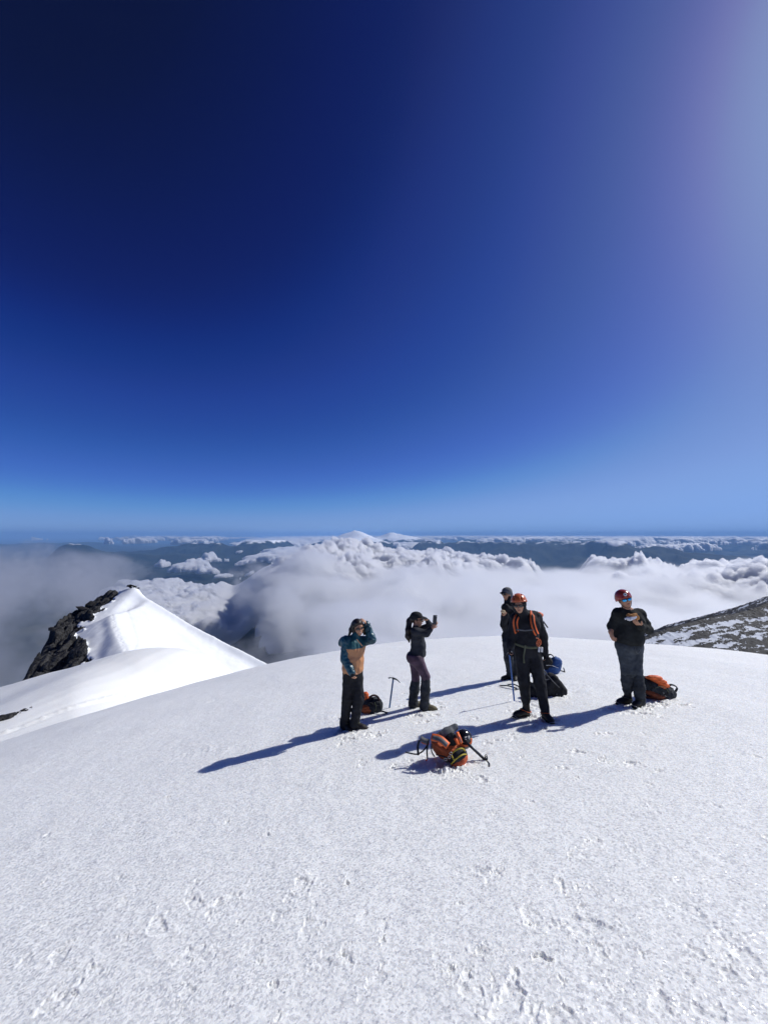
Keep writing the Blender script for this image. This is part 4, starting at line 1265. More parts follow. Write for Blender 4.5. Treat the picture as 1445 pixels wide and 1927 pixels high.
# ---- 2: the woman taking a photograph
def person_b():
    Y0 = float(G(800, 1334)[1]); q = lambda x, y, dy=0.0: P(x, y, Y0 + dy)
    base = D3(*G(795, 1333)); o = thing('person', 'woman in a black cap and purple leggings photographing with a raised phone', 'person', base)
    f = unit(D3(1, -.15, 0)); M = frame(f)
    C = q(784.5, 1166.5); Mh = frame(unit(D3(.95, -.30, -.02)), unit(D3(-.1, 0, 1)))
    nk = q(782, 1184)
    sn, sf = q(781, 1188, -.15), q(783, 1187, .15); en = q(802, 1192, -.16); wn = q(813.5, 1181, -.14)
    ef = q(810, 1178, .14); wf = q(803, 1167, .10)
    hn, hf = q(784, 1240, -.08), q(781, 1240, .08); kn, kf = q(801, 1273, -.10), q(782, 1278, .10); an, af = q(799, 1322, -.10), q(777.5, 1316, .10)
    B = Solid(.03); head_solid(B, C, Mh, .96, nk, .93, .043)
    B.chain([sn, en, wn], [.040, .034, .025]); B.chain([sf, ef, wf], [.040, .034, .025]); B.cap(sn, sf, .05)
    B.cap(lerp(sn, sf, .5), lerp(hn, hf, .5), .08); B.cap(hn, hf, .08); B.chain([hn, kn, an], [.07, .045, .035]); B.chain([hf, kf, af], [.07, .045, .035])
    hand(B, wn, q(820, 1172.5, -.14) - wn, D3(0, 1, .1), -1, .55, .92, .05, .7)
    hand(B, wf, q(797, 1161.5, .02) - wf, D3(0, -.3, -1), -1, .35, .92)
    place('body', B.mesh(.007), M_SKIN, o, base)
    mouth(o, base, C, Mh, .96); glasses(o, base, C, Mh, M_LENS, .96)
    Lh = lambda x, y, z: C + Mh @ A3(x, y, z)
    K = Solid(.015); K.ell(Lh(0, -.012, .062), A3(.090, .106, .078), Mh); K.cut(Lh(0, 0, .040), Mh @ D3(0, .12, -1))
    K2 = Solid(.01); K2.ell(Lh(0, .115, .046), A3(.068, .075, .010), Mh @ frame((0, 1, -.22)))
    cp = place('cap', K.mesh(.008), M_BLACK, o, base); place('brim', K2.mesh(.006), M_BLACK, cp, base)
    H = Solid(.02); H.ell(Lh(0, -.03, .02), A3(.083, .082, .07), Mh)
    H.chain([Lh(0, -.09, .03), Lh(0, -.135, -.03), q(768.5, 1186, -.02), q(767.5, 1197, -.03), q(769.5, 1207, -.03)], [.035, .042, .046, .042, .012], k=.03)
    H.ell(Lh(0, .075, -.03), A3(.09, .085, .10), Mh, k=.01, sub=True)
    place('hair', H.mesh(.008, .010, 30, (1, 1, .3)), M_HAIR, o, base)
    J = Solid(.045); J.cap(sn, sf, .068); J.ell(q(785, 1197), A3(.165, .120, .13), M); J.ell(q(787, 1215), A3(.135, .128, .15), M); J.ell(q(786, 1229), A3(.150, .138, .10), M)
    J.cap(nk, lerp(nk, C, .2), .058, .05); J.cut(q(784, 1234.5), D3(-.1, 0, -1))
    J.chain([sn, en, lerp(en, wn, .62)], [.062, .055, .043], k=.03); J.chain([sf, ef, lerp(ef, wf, .85)], [.062, .05, .038], k=.03)
    place('shirt', J.mesh(.009, .006, 14, (1, 1, 1.3)), M_SHIRT, o, base)
    T = Solid(.04); T.ell(q(781, 1238), A3(.165, .142, .11), M); T.ell(q(775, 1236, -.06), A3(.085, .092, .09), M); T.ell(q(775, 1236, .07), A3(.085, .092, .09), M)
    T.chain([hn, kn, lerp(kn, an, .5)], [.112, .066, .056]); T.chain([hf, kf, lerp(kf, af, .4)], [.108, .062, .056])
    T.cut(q(784, 1229), UP)
    place('leggings', T.mesh(.009, .003, 12, (1, 1, 1)), M_PURPLE, o, base)
    for k_, a_ in ((kn, an), (kf, af)):
        g = Solid(.03); t0 = lerp(k_, a_, .10); g.chain([t0, lerp(k_, a_, .5), a_, a_ - D3(0, 0, .06)], [.072, .078, .068, .084]); g.cut(t0 + UP * .012, UP)
        place('gaiter', g.mesh(.009, .008, 12, (1, 1, 1.6), float(k_[0])), M_CHAR, o, base)
    boot(o, base, an, D3(.97, -.25), ground_at(an[0], an[1]) - .012, M_BOOTT, .3)
    boot(o, base, af, D3(.93, .3), ground_at(af[0], af[1]) - .012, M_BOOTT, .3)
    # the phone she holds
    pc = q(818, 1166.5, -.17); Mp = frame(unit(D3(.35, -.93, .0)), unit(D3(.10, 0, 1)))
    ph = thing('phone', 'black phone held up by the woman in the cap', 'phone', pc)
    p1 = Solid(.002); p1.box(pc, A3(.037, .0045, .078), Mp, .004); place('phone_body', p1.mesh(.0035), M_DKMETAL, ph, pc)
    for i in range(3):
        p2 = Solid(.001); p2.ell(pc + Mp @ A3(-.020, .006, .060 - .020 * i), A3(.0075, .003, .0075), Mp); place('camera_lens', p2.mesh(.002), M_METAL if i == 0 else M_LENS, ph, pc)
    return o

# ---- 3: the man in the orange helmet
def person_c():
    Y0 = float(G(1005, 1348)[1]); q = lambda x, y, dy=0.0: P(x, y, Y0 + dy)
    base = D3(*G(1005, 1347)); o = thing('person', 'man in an orange helmet and black clothes with orange rucksack straps, standing in front', 'person', base)
    f = unit(D3(-.32, -.94, 0)); M = frame(f)
    C = q(976.5, 1138, -.06); Mh = frame(unit(D3(-.42, -.90, -.14)), unit(D3(-.12, 0, 1)))
    nk = q(984, 1158, .0)
    sl, sr = q(970, 1165, .02), q(1008, 1162, .02); el = q(962, 1194, .04); wl = q(958.5, 1217, -.04); er = q(1021, 1198, .04); wr = q(1024.5, 1229, .0)
    hl, hr = q(982, 1222), q(1003, 1222); kl, kr = q(985, 1279, -.04), q(1015, 1284, -.10); al, ar = q(989, 1322, .02), q(1025, 1344, -.16)
    B = Solid(.03); head_solid(B, C, Mh, 1.0, nk, 1.0, .052)
    B.chain([sl, el, wl], [.046, .04, .028]); B.chain([sr, er, wr], [.046, .04, .028]); B.cap(sl, sr, .055); B.cap(lerp(sl, sr, .5), lerp(hl, hr, .5), .10); B.cap(hl, hr, .085)
    B.chain([hl, kl, al], [.075, .052, .04]); B.chain([hr, kr, ar], [.075, .052, .04])
    hand(B, wl, q(958, 1228, -.04) - wl, D3(.5, -.3, -.4), 1, 1.0, 1.0)
    hand(B, wr, q(1025, 1241, -.02) - wr, D3(-1, 0, 0), 1, .6, 1.0)
    place('body', B.mesh(.007), M_SKIN, o, base)
    for w_, e_, hp in ((wl, el, q(958, 1228, -.04)), (wr, er, q(1025, 1241, -.02))):
        g = Solid(.015); hand(g, w_, hp - w_, D3(.5, -.3, -.4) if w_ is wl else D3(-1, 0, 0), 1, 1.0 if w_ is wl else .6, 1.12)
        g.cap(w_, lerp(w_, e_, .2), .036, .042); place('glove', g.mesh(.007), M_BLACK, o, base)
    mouth(o, base, C, Mh, 1.0); glasses(o, base, C, Mh, M_LENS, 1.05); helmet(o, base, C, Mh, M_HELMO, 1.03)
    Lh = lambda x, y, z: C + Mh @ A3(x, y, z)
    H = Solid(.025); H.ell(Lh(0, -.02, .01), A3(.100, .105, .115), Mh); H.cap(Lh(.01, -.02, -.07), nk, .085, .10); H.ell(Lh(0, .10, -.02), A3(.064, .10, .098), Mh, k=.012, sub=True)
    H.ell(Lh(0, 0, .15), A3(.14, .14, .07), Mh, k=.01, sub=True)
    place('hood', H.mesh(.008, .006, 20), M_BLACK, o, base)
    J = Solid(.05); J.cap(sl, sr, .082); J.ell(q(989, 1174), A3(.205, .135, .16), M); J.ell(q(990, 1197), A3(.180, .140, .18), M); J.ell(q(991, 1212), A3(.172, .135, .10), M)
    J.cap(nk, lerp(nk, C, .2), .085, .07)
    J.cut(q(991, 1219), D3(0, 0, -1))
    J.chain([sl, el, wl], [.075, .062, .048], k=.03); J.chain([sr, er, wr], [.078, .064, .050], k=.03)
    place('jacket', J.mesh(.009, .009, 12, (1, 1, .8), 9), M_BLACK, o, base)
    T = Solid(.04); T.ell(q(992, 1222), A3(.165, .125, .12), M); T.chain([hl, kl, al + UP * .03], [.108, .080, .062], k=.025); T.chain([hr, kr, ar + UP * .06], [.108, .080, .060], k=.025)
    T.cut(q(991, 1214), UP)
    place('trousers', T.mesh(.009, .008, 12, (1, 1, .8), 2), M_BLACK, o, base)
    boot(o, base, al, D3(-.97, -.22), ground_at(al[0], al[1]) - .012, M_BOOT, .3, strapmat=M_ORANGE)
    boot(o, base, ar, D3(.12, -.99), ground_at(ar[0], ar[1] - .05) - .012, M_BOOT, .3, strapmat=M_ORANGE)
    # harness
    hb = []
    for i in range(25):
        t = 2 * math.pi * i / 24; hb.append(q(991, 1211 + 2.5 * math.cos(t + .6)) + M @ A3(.182 * math.sin(t), .145 * math.cos(t), 0))
    hn = place('harness', band_vf(hb, [unit(p - q(991, 1211)) for p in hb], .034, .006), M_OLIVE, o, base)
    place('sling', band_vf(curve([q(988, 1214, -.165), q(987, 1224, -.17), q(985, 1236, -.165), q(986, 1248, -.16)], 5), D3(0, -1, 0), .022, .004), M_OLIVE, hn, base)
    place('carabiner', join_vf(*[tube_vf([q(1010 + dx, 1206 + dy, -.13) + D3(.028 * math.sin(t), 0, .042 * math.cos(t)) for t in np.linspace(0, 6.283, 15)], .0075, 6) for dx, dy in ((0, 0), (4, 3), (2, 5))]), M_HELMO, hn, base)
    place('ice_screw', join_vf(*[tube_vf([q(1014 + 5 * i, 1218, -.14), q(1013.5 + 5.5 * i, 1227, -.14)], .015, 8) for i in range(2)]), M_WHITE, hn, base)
    place('gear_sling', band_vf(curve([q(993, 1280, -.02), q(995, 1292, -.08), q(994, 1305, -.05), q(998, 1318, -.05)], 5), D3(0, -1, 0), .014, .003), M_OLIVE, hn, base)
    # his rucksack
    pb = q(1000, 1180, .22); pk_ = thing('rucksack', 'rucksack with orange shoulder straps worn by the man in the orange helmet', 'rucksack', pb)
    R_ = Solid(.04); R_.box(q(998, 1182, .24), A3(.145, .095, .245), M, .06); R_.ell(q(1000, 1158, .22), A3(.14, .10, .07), M)
    place('pack_body', R_.mesh(.011, .008, 12), M_BLACK, pk_, pb)
    R2_ = Solid(.02); R2_.ell(q(1009, 1157, .20), A3(.10, .09, .045), M); place('top_lid', R2_.mesh(.009, .006, 14), M_ORANGE, pk_, pb)
    for (pts, sgn) in ((([(1001, 1152, .06), (1001, 1158, -.10), (1002, 1172, -.165), (1006, 1186, -.155), (1011, 1196, -.09), (1014, 1201, .08)]), 1),
                       (([(977, 1154, .06), (972, 1161, -.09), (969, 1172, -.13), (971, 1186, -.13), (972, 1190, -.10)]), -1)):
        pp = curve([q(*a) for a in pts], 6)
        nn = [D3(0, -1, .3)] * len(pp)
        s_ = place('shoulder_strap', band_vf(pp, nn, .070, .014), M_ORANGE, pk_, pb)
        place('strap_webbing', band_vf([p + D3(0, -.009, .002) for p in pp], nn, .028, .006), M_BLACK, s_, pb)
    place('chest_strap', band_vf(curve([q(971, 1184.5, -.15), q(987, 1186.5, -.185), q(1003, 1185, -.17)], 6), D3(0, -1, 0), .020, .005), M_GREY, pk_, pb)
    place('tool_shaft', tube_vf([q(1018, 1164, .22), q(1030, 1181, .22)], .011, 8), M_DKMETAL, pk_, pb)
    place('buckle', tube_vf([q(1019, 1165, .18), q(1022, 1169, .18)], .012, 6), M_WHITE, pk_, pb)
    return o

# ---- 4: the man behind him, in a grey cap
def person_d():
    Y0 = float(G(962, 1279)[1]); q = lambda x, y, dy=0.0: P(x, y, Y0 + dy)
    base = D3(*G(962, 1279)); o = thing('person', 'man in a grey visored helmet eating, half hidden behind the man in the orange helmet', 'person', base)
    f = unit(D3(-.75, -.66, 0)); M = frame(f)
    C = q(953, 1118); Mh = frame(unit(D3(-.85, -.52, -.08)))
    nk = q(957, 1135)
    sl, sr = q(951, 1143, -.08), q(970, 1142, .10); el = q(947, 1176, -.10); wl = q(953, 1158, -.22); er = q(974, 1178, .12); wr = q(968, 1200, .0)
    hl, hr = q(955, 1208, -.05), q(966, 1208, .07); kl, kr = q(956.5, 1239, -.07), q(967, 1243, .03); al, ar = q(960, 1265, -.02), q(970, 1273, -.06)
    B = Solid(.03); head_solid(B, C, Mh, 1.0, nk, 1.0, .052)
    B.chain([sl, el, wl], [.046, .04, .028]); B.chain([sr, er, wr], [.046, .04, .028]); B.cap(sl, sr, .055); B.cap(lerp(sl, sr, .5), lerp(hl, hr, .5), .10); B.cap(hl, hr, .085)
    B.chain([hl, kl, al], [.075, .052, .04]); B.chain([hr, kr, ar], [.075, .052, .04])
    hand(B, wl, q(947, 1151.5, -.26) - wl, D3(-.3, .8, .3), 1, .7, 1.0)
    hand(B, wr, q(966, 1209, -.02) - wr, D3(.3, .8, 0), 1, .5, 1.0)
    place('body', B.mesh(.007), M_SKIN, o, base)
    mouth(o, base, C, Mh); glasses(o, base, C, Mh, M_LENS, 1.05)
    Lh = lambda x, y, z: C + Mh @ A3(x, y, z)
    K = Solid(.015); K.ell(Lh(0, -.015, .055), A3(.100, .115, .088), Mh); K.ell(Lh(0, -.05, .0), A3(.098, .085, .09), Mh); K.ell(Lh(0, .09, -.06), A3(.11, .12, .11), Mh, k=.01, sub=True)
    cp = place('helmet', K.mesh(.008), M_GREY, o, base)
    K2 = Solid(.01); K2.ell(Lh(0, .115, .045), A3(.070, .060, .010), Mh @ frame((0, 1, -.15))); place('visor', K2.mesh(.006), M_CHAR, cp, base)
    H = Solid(.025); H.cap(Lh(0, -.04, -.03), nk, .078, .095); H.ell(Lh(0, .10, -.04), A3(.07, .11, .11), Mh, k=.012, sub=True); place('collar', H.mesh(.009, .005, 20), M_BLACK, o, base)
    J = Solid(.05); J.cap(sl, sr, .078); J.ell(q(959, 1154), A3(.185, .135, .17), M); J.ell(q(958, 1178), A3(.170, .140, .19), M); J.ell(q(958.5, 1200), A3(.168, .138, .15), M)
    J.cap(nk, lerp(nk, C, .2), .075, .06); J.cut(q(960, 1212), D3(0, 0, -1))
    J.chain([sl, el, wl], [.072, .062, .046], k=.03); J.chain([sr, er, wr], [.072, .06, .046], k=.03)
    place('jacket', J.mesh(.010, .009, 12, (1, 1, .8), 19), M_BLACK, o, base)
    T = Solid(.04); T.ell(q(960, 1208), A3(.155, .125, .13), M); T.chain([hl, kl, al], [.110, .085, .066]); T.chain([hr, kr, ar], [.110, .085, .066])
    T.cap(al, al - UP * .04, .068, .076); T.cap(ar, ar - UP * .04, .068, .076)
    place('trousers', T.mesh(.010, .010, 12, (1, 1, 1.2), 2), M_CHAR, o, base)
    boot(o, base, al, D3(-.98, -.2), ground_at(al[0], al[1]) - .012, M_BOOT, .3)
    boot(o, base, ar, D3(-.4, -.9), ground_at(ar[0], ar[1]) - .012, M_BOOT, .3)
    bb = q(946, 1150.5, -.27); br = thing('bread_roll', 'pale piece of bread in the hand of the man in the grey helmet', 'food', bb)
    b1 = Solid(.012); b1.ell(bb, A3(.050, .030, .028)); b1.ell(bb + D3(.02, 0, -.015), A3(.03, .03, .02)); place('crust', b1.mesh(.006, .004, 50), cloth('pale_bread', (.55, .42, .26), .8, .3, 40, .6), br, bb)
    return o

# ---- 5: the man in the red helmet
def person_e():
    Y0 = float(G(1192, 1325)[1]); q = lambda x, y, dy=0.0: P(x, y, Y0 + dy)
    base = D3(*G(1192, 1324)); o = thing('person', 'man in a red helmet and mirrored blue sunglasses holding up a sandwich', 'person', base)
    f = unit(D3(-.40, -.92, 0)); M = frame(f)
    C = q(1174.5, 1129, -.03); Mh = frame(unit(D3(-.20, -.97, .06)), unit(D3(-.30, 0, 1)))
    nk = q(1179, 1150)
    sl, sr = q(1163, 1155, .02), q(1202, 1156, .02); el = q(1151, 1178, .10); wl = q(1148.5, 1190, .02); er = q(1219, 1185, -.03); wr = q(1203.5, 1178, -.20)
    hl, hr = q(1173, 1216), q(1194, 1216); kl, kr = q(1180, 1262, -.03), q(1196, 1262, -.05); al, ar = q(1180, 1301, .03), q(1205, 1322, -.10)
    B = Solid(.03); head_solid(B, C, Mh, 1.02, nk, 1.06, .058)
    B.chain([sl, el, wl], [.05, .043, .034]); B.chain([sr, er, wr], [.05, .043, .034]); B.cap(sl, sr, .06); B.cap(lerp(sl, sr, .5), lerp(hl, hr, .5), .11); B.cap(hl, hr, .09)
    B.chain([hl, kl, al], [.08, .055, .042]); B.chain([hr, kr, ar], [.08, .055, .042])
    hand(B, wl, q(1151.5, 1199, -.02) - wl, D3(1, .2, 0), -1, .8, 1.05)
    hand(B, wr, q(1186, 1164, -.25) - wr, D3(.1, .3, 1), -1, .45, 1.05, .12, .8)
    place('body', B.mesh(.007), M_SKIN, o, base)
    mouth(o, base, C, Mh, 1.02); glasses(o, base, C, Mh, M_BLUELENS, 1.08)
    hm_ = helmet(o, base, C, Mh, M_HELMR, 1.04, vents=False)
    Lh = lambda x, y, z: C + Mh @ A3(x, y, z)
    st = Solid(.002); st.ell(Lh(.0, .112, .096), A3(.026, .009, .026), Mh @ frame((0, 1, .50))); sk = place('sticker', st.mesh(.004), M_WHITE, hm_, base); s2 = Solid(.002); s2.ell(Lh(.0, .120, .100), A3(.011, .006, .011), Mh @ frame((0, 1, .50))); place('emblem', s2.mesh(.003), M_GREY, hm_, base)
    J = Solid(.05); J.cap(sl, sr, .088); J.ell(q(1183, 1169), A3(.215, .150, .17), M); J.ell(q(1182.5, 1190), A3(.205, .165, .18), M); J.ell(q(1182.5, 1203), A3(.208, .160, .14), M)
    J.cap(nk, lerp(nk, C, .12), .075, .065); J.chain([sl, el, lerp(el, wl, .35)], [.080, .064, .056], k=.03); J.chain([sr, lerp(sr, er, .6), er, wr], [.080, .072, .062, .050], k=.03)
    J.ell(Lh(0, .06, -.10), A3(.06, .06, .07), Mh, k=.01, sub=True)
    J.cut(q(1182, 1211.5), D3(0, 0, -1))
    place('sweater', J.mesh(.009, .008, 11, (1, 1, .8), 29), cloth('dark_fleece', (.023, .025, .025), .9, .3, 60, .4, .15), o, base)
    T = Solid(.04); T.ell(q(1183, 1215), A3(.188, .145, .13), M); T.chain([hl, kl], [.112, .084]); T.chain([hr, kr], [.112, .086]); T.cap(kl, lerp(kl, al, .25), .084, .078); T.cap(kr, lerp(kr, ar, .25), .086, .080)
    T.cut(q(1182, 1207), UP)
    place('trousers', T.mesh(.009, .006, 14, (1, 1, 1.1), 2), M_GREYP, o, base)
    for k_, a_ in ((kl, al), (kr, ar)):
        g = Solid(.03); t0 = lerp(k_, a_, .10); g.chain([t0, lerp(k_, a_, .5), a_ + UP * .02], [.088, .084, .066]); g.cut(t0 + UP * .01, UP)
        place('gaiter', g.mesh(.009, .008, 12, (1, 1, 1.6), float(k_[0])), M_CHAR, o, base)
    place('pocket_loop', tube_vf(curve([q(1195, 1219, -.165), q(1196, 1226, -.17), q(1200, 1230, -.165), q(1204, 1224, -.15), q(1206, 1218, -.13)], 6), .005, 6), M_GREY, o, base)
    boot(o, base, al, D3(-.97, -.25), ground_at(al[0], al[1]) - .012, M_BOOT, .3)
    boot(o, base, ar, D3(-.85, -.52), ground_at(ar[0], ar[1]) - .012, M_BOOT, .3)
    sb = q(1190, 1160, -.26); sw = thing('sandwich', 'sandwich in a white wrapper held by the man in the red helmet', 'food', sb)
    Ms = frame(unit(D3(.2, -1, .2)), unit(D3(-.3, 0, 1)))
    b1 = Solid(.01); b1.ell(q(1190, 1158, -.27), A3(.078, .035, .022), Ms); b1.ell(q(1198, 1162, -.27), A3(.028, .03, .035), Ms); b1.ell(q(1182, 1157.5, -.27), A3(.03, .03, .02), Ms)
    place('bread', b1.mesh(.006, .006, 45), M_BREAD, sw, sb)
    b2 = Solid(.006); b2.box(q(1188, 1162.5, -.28), A3(.072, .028, .024), Ms, .01); b2.box(q(1179, 1163, -.28), A3(.03, .006, .012), frame((0, -1, 0), (-.5, 0, 1)), .003)
    place('wrapper', b2.mesh(.006, .008, 30), M_PAPER, sw, sb)
    return o
person_a(); person_b(); person_c(); person_d(); person_e()
# ------------------------------------------------------------------ rucksacks and tools lying on the snow
def axe(label, head, tip, pick_dir, mat, L_head=.13, adze=True, group=None, grip=False):
    """ice axe: shaft from its head to the spike at tip"""
    head = np.asarray(head, float); tip = np.asarray(tip, float); d = unit(tip - head); pk_d = unit(pick_dir - d * np.dot(pick_dir, d))
    o = thing('ice_axe', label, 'ice axe', tip, group)
    sh = Solid(.003); n = unit(np.cross(d, pk_d)); Ms = np.stack([pk_d, d, n], 1)
    sh.box((head + tip) / 2 + d * .01, A3(.015, np.linalg.norm(tip - head) / 2, .010), Ms, .009)
    place('shaft', sh.mesh(.0055), mat, o, tip)
    V, Fc = band_vf(curve([head - pk_d * .02, head + pk_d * L_head * .45 + d * .006, head + pk_d * L_head + d * .045], 5), n, [.034 - .026 * i / 10 for i in range(11)], .008)
    place('pick', (V, Fc), M_DKMETAL, o, tip)
    if adze:
        V, Fc = band_vf(curve([head + pk_d * .01, head - pk_d * .045, head - pk_d * .085 + d * .018], 5), [d * .8 + n * .6] * 11, [.022 + .022 * i / 10 for i in range(11)], .006)
        place('adze', (V, Fc), M_DKMETAL, o, tip)
    place('spike', tube_vf([tip - d * .03, tip + d * .07], [.011, .002], 8), M_METAL, o, tip)
    if grip: place('grip', tube_vf([tip - d * .16, tip - d * .02], [.017, .016], 10), M_BLACK, o, tip)
    return o
# standing axe left of centre
a1 = P(740, 1276.5, float(G(732, 1334)[1])); a2 = G(732.6, 1333.5)
axe('pale blue ice axe standing upright in the snow beside the small orange rucksack', a1, a2, A3(.95, -.3, -.15), M_STEELB)
# the one the front man leans on
b1 = P(957.8, 1228, float(G(966, 1319)[1]) - .02); b2 = G(967.5, 1320)
axe('long blue ice axe held upright by the man in the orange helmet', b1, b2, A3(-.7, -.5, .1), M_BLUEM)
def lying_tool(label, p0, p1, bend, hd=.12):
    z = A3(0, 0, .03); p0 = G(*p0) + z; p1 = G(*p1) + z
    o = thing('ice_tool', label, 'ice tool', p0)
    d = unit(p1 - p0); side = unit(np.cross(UP, d)) * bend
    place('shaft', tube_vf(curve([p0, (p0 + p1) / 2 + UP * .025, p1], 5), .012, 8), M_DKMETAL, o, p0)
    place('pick', band_vf(curve([p0 - side * .03 + UP * .0, p0 + side * hd * .5 + d * .01, p0 + side * hd + d * .04 + UP * .02], 4), UP, [.03 - .003 * i for i in range(9)], .007), M_DKMETAL, o, p0)
    place('spike', tube_vf([p1 - d * .01, p1 + d * .05], [.010, .003], 6), M_METAL, o, p0)
    return o
lying_tool('dark ice tool lying on the snow left of the blue axe', (974, 1300), (941, 1293), 1)
lying_tool('curved dark ice tool lying behind the blue axe', (978, 1296), (956, 1291), -1)
lying_tool('thin dark tool lying on the snow in front of the small orange rucksack', (728, 1345), (708, 1344.5), 1, .09)

def strap_loop(parent, base, pts, width, mat, name='strap', n=None, thick=.008):
    return place(name, band_vf(curve(pts, 6), n if n is not None else A3(0, -1, .3), width, thick), mat, parent, base)

# ---- small orange rucksack behind the first woman
def pack_small():
    c0 = G(699, 1344); Y0 = float(c0[1]) + .12; q = lambda x, y, dy=0.0: P(x, y, Y0 + dy)
    o = thing('rucksack', 'small dull orange and grey rucksack on the snow behind the woman in the teal jacket', 'rucksack', c0)
    Mz = frame((.25, -1, 0), (.12, 0, 1))
    B = Solid(.05); B.ell(q(694, 1331), A3(.165, .12, .125), Mz); B.ell(q(703, 1328), A3(.125, .12, .145), Mz); B.ell(q(690, 1322), A3(.10, .10, .09), Mz)
    B.ell(q(712, 1328), A3(.07, .10, .10), Mz); place('pack_body', B.mesh(.009, .010, 14), M_CHAR, o, c0)
    pk = Solid(.02); pk.ell(q(694, 1334, -.085), A3(.135, .05, .085), Mz); place('front_pocket', pk.mesh(.008, .007, 20), cloth('faded_orange', (.33, .085, .03), .75, .3, 50, .5), o, c0)
    t = Solid(.02); t.ell(q(686.5, 1311, -.02), A3(.062, .05, .085), frame((0, -1, 0), (.35, 0, 1))); place('top_lid', t.mesh(.007, .007, 20), M_ORANGE, o, c0)
    strap_loop(o, c0, [q(693, 1320, -.05), q(697, 1311, -.05), q(705, 1308.5, -.05), q(712, 1313, -.05), q(713, 1321, -.05)], .035, cloth('brown_webbing', (.06, .03, .028), .8), 'carry_loop', A3(0, -.3, 1), .012)
    strap_loop(o, c0, [q(688, 1326, -.14), q(698, 1323, -.15), q(706, 1330, -.13)], .02, M_BLACK, 'compression_strap')
    place('zip', band_vf(curve([q(705, 1322, -.13), q(708, 1332, -.13), q(703, 1341, -.12)], 6), A3(0, -1, 0), .012, .005), M_OLIVE, o, c0)
pack_small()

# ---- blue rucksack
def pack_blue():
    c0 = G(1040, 1271); Y0 = float(c0[1]) + .10; q = lambda x, y, dy=0.0: P(x, y, Y0 + dy)
    o = thing('rucksack', 'blue rucksack with a black top leaning behind the man in the orange helmet', 'rucksack', c0)
    Mz = frame((.1, -1, 0), (.25, 0, 1))
    B = Solid(.04); B.ell(q(1042, 1255), A3(.135, .13, .155), Mz); B.ell(q(1046, 1246), A3(.115, .11, .11), Mz); B.ell(q(1036, 1262), A3(.13, .12, .10), Mz)
    place('pack_body', B.mesh(.009, .010, 13), M_BLUEF, o, c0)
    t = Solid(.03); t.ell(q(1031, 1244, -.02), A3(.085, .11, .085), Mz); t.ell(q(1026, 1252, .0), A3(.07, .10, .09), Mz); place('top_lid', t.mesh(.009, .010, 16), M_BLACK, o, c0)
    strap_loop(o, c0, [q(1030, 1239, -.03), q(1032, 1232.5, -.03), q(1037, 1232, -.03), q(1041, 1236, -.03), q(1042, 1241, -.03)], .03, M_BLACK, 'carry_loop', A3(0, -.3, 1), .012)
    place('cord', join_vf(*[tube_vf(curve([q(1030 + 2 * i, 1241 + 2 * i, -.145), q(1036 + i, 1250 + i, -.155), q(1034 + 3 * i, 1256, -.15)], 5), .004, 6) for i in range(3)]), M_BLACK, o, c0)
    place('zip', band_vf(curve([q(1027, 1252, -.13), q(1038, 1252.5, -.155), q(1050, 1257, -.13)], 6), A3(0, -1, 0), .007, .004), M_WHITE, o, c0)
    strap_loop(o, c0, [q(1049, 1240, -.03), q(1054, 1243, -.03), q(1057, 1245, -.03)], .022, M_BLACK, 'side_strap', A3(0, -1, .2))
    g1, g2 = q(1049, 1261, .02), q(1062, 1264, .0); s_ = thing('ice_tool', 'dark ice tool sticking out from under the blue rucksack', 'ice tool', g2)
    place('shaft', tube_vf([g1, g2], .013, 8), M_DKMETAL, s_, g2); place('pick', band_vf([g2 - UP * .015, g2 + UP * .03 + A3(-.005, 0, 0), q(1059.5, 1256.5)], A3(0, -1, 0), .02, .008), M_DKMETAL, s_, g2)
pack_blue()

# ---- large black rucksack
def pack_black():
    c0 = G(1030, 1314); Y0 = float(c0[1]) + .14; q = lambda x, y, dy=0.0: P(x, y, Y0 + dy)
    o = thing('rucksack', 'large black rucksack lying behind the legs of the man in the orange helmet', 'rucksack', c0)
    Mz = frame((.1, -1, 0), (.55, 0, 1))
    B = Solid(.06); B.box(q(1040, 1293), A3(.155, .13, .195), frame((.1, -1, 0), (-.75, 0, 1)), .07); B.ell(q(1048, 1302), A3(.11, .13, .10)); B.ell(q(1006, 1300), A3(.16, .12, .12)); B.ell(q(1022, 1296), A3(.2, .12, .15))
    place('pack_body', B.mesh(.010, .010, 11), M_BLACK, o, c0)
    place('zip', band_vf(curve([q(1023, 1265, -.10), q(1031, 1272, -.14), q(1040, 1282, -.155), q(1052, 1294, -.145)], 6), A3(-.1, -1, .3), .012, .005), M_GREY, o, c0)
    strap_loop(o, c0, [q(1019, 1262, -.02), q(1024, 1263, -.10), q(1028, 1268, -.12)], .022, M_GREY, 'buckle_strap')
    strap_loop(o, c0, [q(1020, 1275, -.13), q(1027, 1279, -.15), q(1033, 1278, -.15)], .014, M_GREY, 'webbing')
    place('logo_patch', tube_vf([q(1046.5, 1306.5, -.125), q(1047.2, 1306.5, -.14)], .011, 8), M_GREY, o, c0)
    strap_loop(o, c0, [q(996, 1285, -.10), q(1004, 1290, -.13), q(1010, 1300, -.12), q(1004, 1310, -.10)], .05, M_CHAR, 'shoulder_strap')
pack_black()

